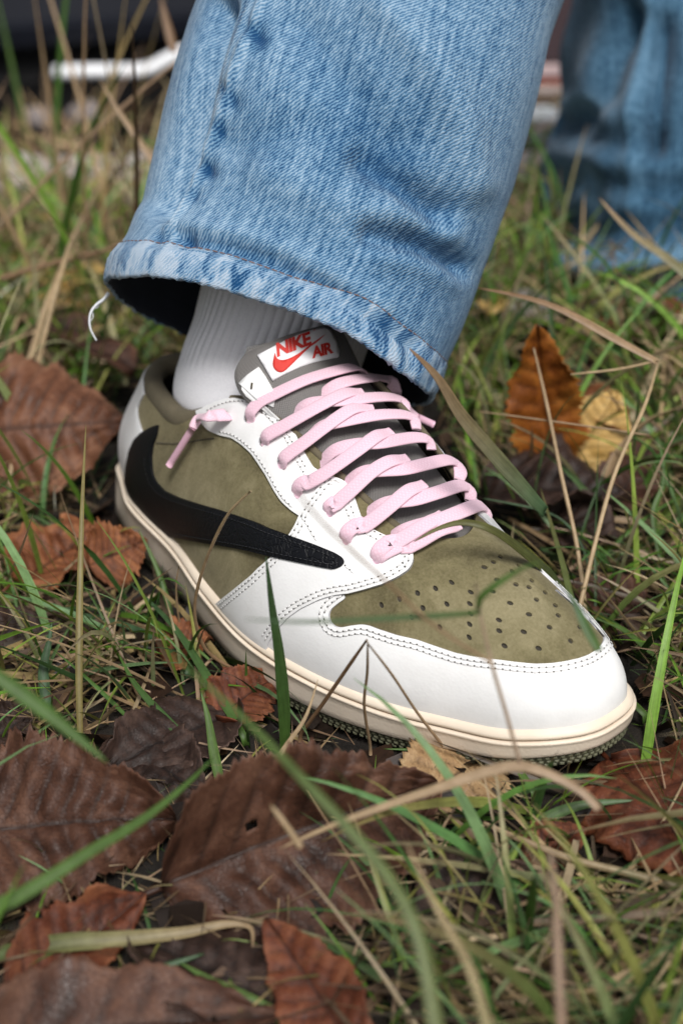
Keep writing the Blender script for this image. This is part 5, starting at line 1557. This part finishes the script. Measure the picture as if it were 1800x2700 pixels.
# in front of the toe
stalk(S_, [(690, 1685), (735, 1625), (790, 1545), (842, 1470)], .405, .395, .0017, T3, "brown bent stalk leaning on the white toe guard", DS, tip=T3, round_=True, lie=-.45)
stalk(S_, [(850, 1715), (836, 1620), (843, 1545), (844, 1475)], .39, .385, .0013, T2, "thin upright dry stalk meeting the brown bent stalk", DS, tip=T2, round_=True, lie=-.45)
stalk(S_, [(1030, 1730), (960, 1640), (900, 1550), (846, 1480)], .35, .345, .0012, T2, "thin dry stalk slanting over the toe guard", DS, tip=T2, round_=True, lie=-.45)
stalk(S_, [(1200, 1768), (1188, 1735), (1162, 1640), (1130, 1530), (1100, 1400), (1092, 1340)], .395, .375, .0013, (.46, .33, .25), "blurred tan stalk standing in front of the toe box", DS, tip=(.42, .32, .22), root=False, round_=True)
stalk(S_, [(1375, 1860), (1330, 1815), (1240, 1770), (1160, 1762), (1020, 1805), (790, 1885), (640, 1950)], .385, .40, .0030, (.40, .28, .19), "thick dry stalk lying across in front of the toe", DS, tip=T1, root=False)
stalk(B, [(1225, 1820), (1190, 1770), (1130, 1740), (1000, 1725), (880, 1720)], .375, .40, .0026, G2, "green blade lying along the tread under the toe", GB, tip=G1, lie=0.90)
stalk(B, [(1098, 1404), (1092, 1407), (1000, 1414), (850, 1422), (700, 1428), (560, 1422)], .3775, .352, .0017, (.075, .12, .03), "blurred green blade lying level across the forefoot", GB, tip=G3, root=False)
stalk(B, [(1098, 1400), (1110, 1365), (1190, 1310), (1245, 1290)], .3775, .365, .0019, G1, "blurred pale green blade slanting over the toe box", GB, tip=G2, root=False)
stalk(S_, [(1128, 1522), (1000, 1440), (880, 1330), (760, 1220), (680, 1130)], .381, .33, .0010, T2, "out-of-focus thin stalk slanting over saddle and toe box", DS, tip=T3, root=False, round_=True)
stalk(B, [(1375, 1495), (1345, 1440), (1318, 1385), (1300, 1355)], .395, .40, .0030, G1, "green blade tip poking over the edge of the toe guard", GB, tip=G3, root=False)
stalk(S_, [(552, 1545), (480, 1500), (452, 1440), (450, 1370), (480, 1270), (525, 1180), (576, 1128)], .455, .445, .0015, T3, "bent dry stalk in front of the black stripe", DS, tip=T1, round_=True, lie=-.25)
stalk(S_, [(420, 1470), (408, 1400), (405, 1340), (412, 1300)], .51, .51, .0010, T2, "short dry stalk against the heel of the midsole", DS, tip=T2, round_=True, lie=-.2)
stalk(S_, [(455, 1560), (470, 1530), (497, 1505)], .465, .46, .0017, T1, "stubby tan stalk beside the sole", DS, tip=T2, round_=True)
# right of the shoe
stalk(B, [(1252, 1176), (1215, 1135), (1140, 1050), (1060, 955), (1005, 868), (940, 800)], .49, .47, .0058, G3, "broad sharp green blade pointing up at the trouser hem", GB, tip=T3, root=False, taper=.5)
stalk(S_, [(1352, 1345), (1345, 1280), (1310, 1215), (1250, 1175), (1110, 1145)], .48, .49, .0013, G3, "green stem carrying the broad sharp blade", DS, tip=G3, round_=True)
stalk(B, [(1300, 1370), (1268, 1322), (1228, 1288), (1140, 1222), (1070, 1200), (1010, 1212), (950, 1244)], .555, .478, .0050, (.06, .10, .03), "green blade arching over the lowest laces", GB, tip=(.14, .13, .04), dmid=.487, root=False)
stalk(S_, [(1310, 1480), (1400, 1120), (1480, 930), (1510, 832)], .55, .60, .0022, T1, "tall tan stalk with a bend, right of the leaves", DS, tip=T1, round_=True)
stalk(S_, [(1510, 832), (1400, 772), (1290, 712), (1200, 682), (1090, 660)], .60, .62, .0040, T2, "bent-over seed head stalk pointing at the trousers", DS, tip=T3, root=False)
stalk(S_, [(1345, 1420), (1325, 1260), (1288, 1090), (1255, 930), (1225, 800)], .52, .53, .0021, T1, "straight tan stalk in front of the burnt-orange leaf", DS, tip=T2, round_=True)
stalk(S_, [(1510, 828), (1420, 848), (1310, 860)], .60, .61, .0014, T1, "thin level stalk above the yellow leaf", DS, tip=T1, root=False, round_=True)
stalk(S_, [(1490, 1000), (1320, 975), (1100, 945)], .60, .62, .0010, T2, "thin stalk crossing the burnt-orange leaf", DS, tip=T2, root=False, round_=True)
stalk(B, [(1360, 1180), (1385, 1105), (1425, 1030), (1490, 965), (1580, 930)], .50, .48, .0052, T2, "curled brown blade at the right edge beside the leaves", GB, tip=T2, twist=1.5)
stalk(B, [(1640, 690), (1540, 600), (1450, 535), (1375, 455)], .72, .74, .0058, (.16, .20, .10), "pale green blade browning at the tip before the far trouser leg", GB, tip=T2, root=False)
stalk(B, [(1300, 600), (1350, 545), (1420, 505), (1500, 500), (1590, 570)], .78, .74, .0060, G2, "arched green blade in front of the far trouser leg", GB, tip=G1)
stalk(S_, [(1310, 860), (1308, 690), (1296, 560), (1284, 468)], .66, .66, .0015, (.22, .20, .09), "thin upright stalk before the far trouser leg", DS, tip=T3, round_=True)
stalk(S_, [(1438, 940), (1430, 780), (1415, 650), (1402, 550)], .66, .66, .0015, T3, "thin reddish upright stalk right of its twin", DS, tip=T3, round_=True)
stalk(S_, [(1170, 960), (1190, 860), (1222, 800), (1290, 830), (1400, 890), (1520, 990), (1600, 1050)], .56, .58, .0012, (.14, .15, .06), "thin wiry green stem arching over the orange leaf", DS, tip=G3, round_=True)
stalk(B, [(1520, 1300), (1500, 1180), (1525, 1100), (1510, 1000)], .50, .50, .0030, G1, "green blade at the right edge below the tall stalk", GB, tip=G1)
stalk(B, [(1480, 1640), (1400, 1560), (1330, 1440), (1290, 1290), (1240, 1120)], .44, .50, .0034, G1, "long green blade right of the toe guard", GB, tip=(.14, .13, .05), lie=0.60)
stalk(B, [(1600, 1560), (1500, 1500), (1420, 1440), (1310, 1400)], .44, .46, .0030, G2, "pale green blade lying right of the toe guard", GB, tip=G1, lie=0.75)
stalk(B, [(1180, 1960), (1240, 1890), (1330, 1850), (1460, 1838)], .35, .36, .0042, G2, "blue-green blade over the glossy red-brown leaf", GB, tip=(.10, .17, .08), lie=0.70)
stalk(S_, [(1640, 2060), (1460, 2010), (1320, 1975), (1200, 1930), (1110, 1890)], .33, .345, .0030, (.30, .26, .15), "pale stem slanting across the lower right grass", DS, tip=T2, round_=True, lie=0.70)
stalk(S_, [(1290, 2420), (1280, 2200), (1275, 2060), (1262, 1960)], .31, .33, .0030, (.33, .20, .14), "thick brown upright stalk at lower right", DS, tip=(.36, .25, .18), round_=True, exp=True)
stalk(B, [(1130, 2400), (1080, 2230), (1000, 2080), (930, 1930)], .315, .345, .0032, G1, "green blade beside the long blurred one at the bottom", GB, tip=T1, exp=True)
stalk(S_, [(1010, 2060), (930, 1930), (850, 1830), (780, 1780)], .35, .35, .0026, T2, "flat brown stem lying on the folded front leaf", DS, tip=T1, lie=0.75)
stalk(S_, [(690, 1945), (660, 1900), (622, 1850)], .37, .37, .0018, T1, "short tan straw on the folded front leaf", DS, tip=T1, root=False, round_=True)
# left and behind
stalk(S_, [(-20, 1140), (60, 950), (105, 760), (160, 570), (235, 415), (306, 290)], .62, .74, .0034, T1, "long straw stalk slanting up on the left", DS, tip=T1, round_=True)
stalk(S_, [(20, 1000), (75, 800), (130, 640), (240, 450), (365, 340)], .68, .80, .0026, T1, "second straw stalk right of the long one", DS, tip=T2, round_=True)
stalk(S_, [(378, 420), (345, 360), (310, 310), (270, 250), (230, 183)], .80, .80, .0042, T2, "brown broken straw pointing up at the car trim", DS, tip=T2, root=False)
stalk(B, [(95, 560), (72, 400), (52, 270), (22, 120), (-5, 0), (-20, -80)], .70, .66, .0080, G2, "broad bright green blade at the upper left edge", GB, tip=G1)
stalk(B, [(120, 420), (135, 290), (130, 150), (112, 60), (85, -30)], .82, .78, .0056, G1, "green blade right of the broad one at upper left", GB, tip=G2)
stalk(S_, [(-30, 320), (60, 205), (150, 90), (200, -20)], .70, .68, .0044, T1, "straw stalk crossing the green blades at upper left", DS, tip=T1, round_=True)
stalk(S_, [(-20, 270), (120, 130), (250, 40), (330, -20)], .95, .92, .0052, T2, "brown stalk before the dark car at upper left", DS, tip=T2, round_=True)
stalk(S_, [(400, 120), (385, 60), (368, -10)], 1.0, 1.0, .0062, T3, "brown hanging stalk beside the near trouser leg", DS, tip=T3, root=False)
stalk(S_, [(0, 640), (140, 600), (260, 570), (330, 540)], .85, .85, .0040, T3, "dark twig lying level behind the straw stalks", DS, tip=T3, root=False, round_=True)
stalk(B, [(-20, 350), (90, 360), (190, 400), (270, 450)], .9, .9, .0066, G1, "drooping green blade at the left edge by the path", GB, tip=G3, lie=0.50)
stalk(B, [(240, 430), (200, 300), (120, 260), (60, 330)], .92, .9, .0046, (.22, .20, .06), "bent yellow-green blade before the path", GB, tip=T2)
stalk(S_, [(20, 1160), (40, 980), (110, 700), (180, 560)], .60, .66, .0020, T1, "thin pale straw left of the hem", DS, tip=T1, round_=True)
stalk(S_, [(0, 900), (50, 700), (120, 560)], .70, .75, .0026, T2, "short straw left of the long straw stalks", DS, tip=T1, round_=True)

# ================================================================== beyond the path
M['car_paint'] = m_plain("black_car_paint", (.008, .009, .013), .2, None, .05)
M['car_paint'].node_tree.nodes["Principled BSDF"].inputs['Specular IOR Level'].default_value = .22
M['trim'] = m_plain("satin_metal_trim", (.90, .91, .93), .3, None, .03); M['trim'].node_tree.nodes["Principled BSDF"].inputs['Metallic'].default_value = 0
M['tyre'] = m_plain("tyre_rubber", (.012, .012, .012), .85)
M['plastic'] = m_plain("black_plastic", (.01, .01, .011), .5)
car = empty("parked_car", tuple(world_sl(2.75, -.9, -.44)))
tag(car, "black car parked beyond the bank with a bright metal lower bumper trim", "car")


def sl_prism(name, sec, l0, l1, mat, parent, nl=24, bow=.0):
    """a section in (s, z), swept sideways l0..l1, nose bowed"""
    ls = np.linspace(l0, l1, nl); V = []
    for l in ls:
        for s, z in sec: V.append(world_sl(s + bow * ((l - .5 * (l0 + l1)) / (.5 * (l1 - l0))) ** 2, l, z))
    m = len(sec); F = grid_faces(nl, m, False, True); F += [tuple(range(m)), tuple(range((nl - 1) * m, nl * m))[::-1]]
    return mesh_obj(name, V, F, mat, parent, smooth=False)


sl_prism("bumper", [(2.62, -.085), (2.55, -.08), (2.50, -.06), (2.50, -.030), (2.52, -.020), (2.56, .02), (2.64, .10), (2.70, .13), (3.0, .13), (3.0, -.085)], -1.75, -.02, M['car_paint'], car, bow=.22)
sl_prism("bonnet", [(2.70, .13), (2.66, .19), (2.70, .27), (2.9, .36), (3.4, .44), (4.1, .50), (4.1, .13)], -1.72, -.05, M['car_paint'], car, bow=.18)
sl_prism("cabin", [(3.6, .44), (4.1, .86), (5.2, .92), (6.0, .60), (6.6, .52), (6.6, -.2), (3.6, -.2)], -1.68, -.09, M['car_paint'], car, bow=.05)
sl_prism("grille", [(2.58, -.20), (2.56, -.13), (2.60, -.07), (2.9, -.07), (2.9, -.20)], -1.70, -.08, M['plastic'], car, bow=.20)
sl_prism("skirt", [(2.66, -.30), (2.58, -.21), (2.9, -.2), (2.9, -.30)], -1.68, -.10, M['plastic'], car, bow=.2)


def bar(name, pts, ry, rz, mat, parent):
    A = catmull(np.asarray(pts, float), 8); V, F, _ = tube(A, rz, ry, np.broadcast_to(-FH, A.shape), 12); return mesh_obj(name, V, F, mat, parent)


bar("bumper_trim", [at_depth(np.array(q) * D, 2.31) for q in ((128, 166), (180, 164), (250, 163), (335, 160), (385, 136), (425, 118), (520, 104), (640, 100))], .019, .011, M['trim'], car)
for sgn, l in ((0, -.30), (1, -1.5)):
    c = world_sl(3.25, l, -.44 + .31); th = np.linspace(0, 2 * math.pi, 41)[:-1]; prof_ = [(.31, -.09), (.31, .09), (.29, .105), (.19, .105), (.19, -.105), (.29, -.105)]
    V = [c + (FH * math.cos(t) + UP * math.sin(t)) * r + RH * x for t in th for r, x in prof_]
    w = mesh_obj("tyre", V, grid_faces(40, 6, True, True), M['tyre'], car)
    V = [c + (FH * math.cos(t) + UP * math.sin(t)) * r + RH * x for t in th for r, x in ((.195, .02), (.185, .08), (.06, .06), (.0, .06))]
    mesh_obj("wheel_rim", V, grid_faces(40, 4, True, False), M['trim'], car)

# stack of boards seen in the slit between the two legs
boards = empty("board_stack", tuple(world_sl(2.02, .42, -.36)))
tag(boards, "low stack of weathered boards, white, brown and red, between the two trouser legs", "boards")
BC = [(.40, .43, .46), (.17, .115, .075), (.40, .33, .30), (.34, .075, .04), (.48, .36, .36), (.05, .03, .035)]
yy = [(305, 262), (262, 232), (232, 205), (205, 183), (183, 145), (145, -140)]
for (y0, y1), c in zip(yy, BC):
    z0, z1 = [at_depth((1430 * 1.0, y), 2.02)[2] for y in (y0, y1)]
    k = yy.index((y0, y1)); s0 = 2.02 + .004 * (k % 2)
    V = [world_sl(s, l, z) for s in (s0, s0 + .25) for l in (.05, 1.1) for z in (z0 + .001, z1 - .001)]
    o = mesh_obj("board", V, [(0, 1, 3, 2), (4, 6, 7, 5), (0, 2, 6, 4), (1, 5, 7, 3), (0, 4, 5, 1), (2, 3, 7, 6)], m_stone("weathered_board", tuple(x * .8 for x in c), tuple(x * 1.15 for x in c)), boards, smooth=False)
    bv = o.modifiers.new("worn_edge", 'BEVEL'); bv.width = .003; bv.segments = 2
zb = at_depth((1430, 305), 2.02)[2]
for l in (.15, .55, .95):
    V = [world_sl(s, l + dl, z) for s in (2.07, 2.2) for dl in (-.04, .04) for z in (ground_z(2.1, l) - .02, zb)]
    mesh_obj("bearer", V, [(0, 1, 3, 2), (4, 6, 7, 5), (0, 2, 6, 4), (1, 5, 7, 3), (0, 4, 5, 1), (2, 3, 7, 6)], M['plastic'], boards, smooth=False)
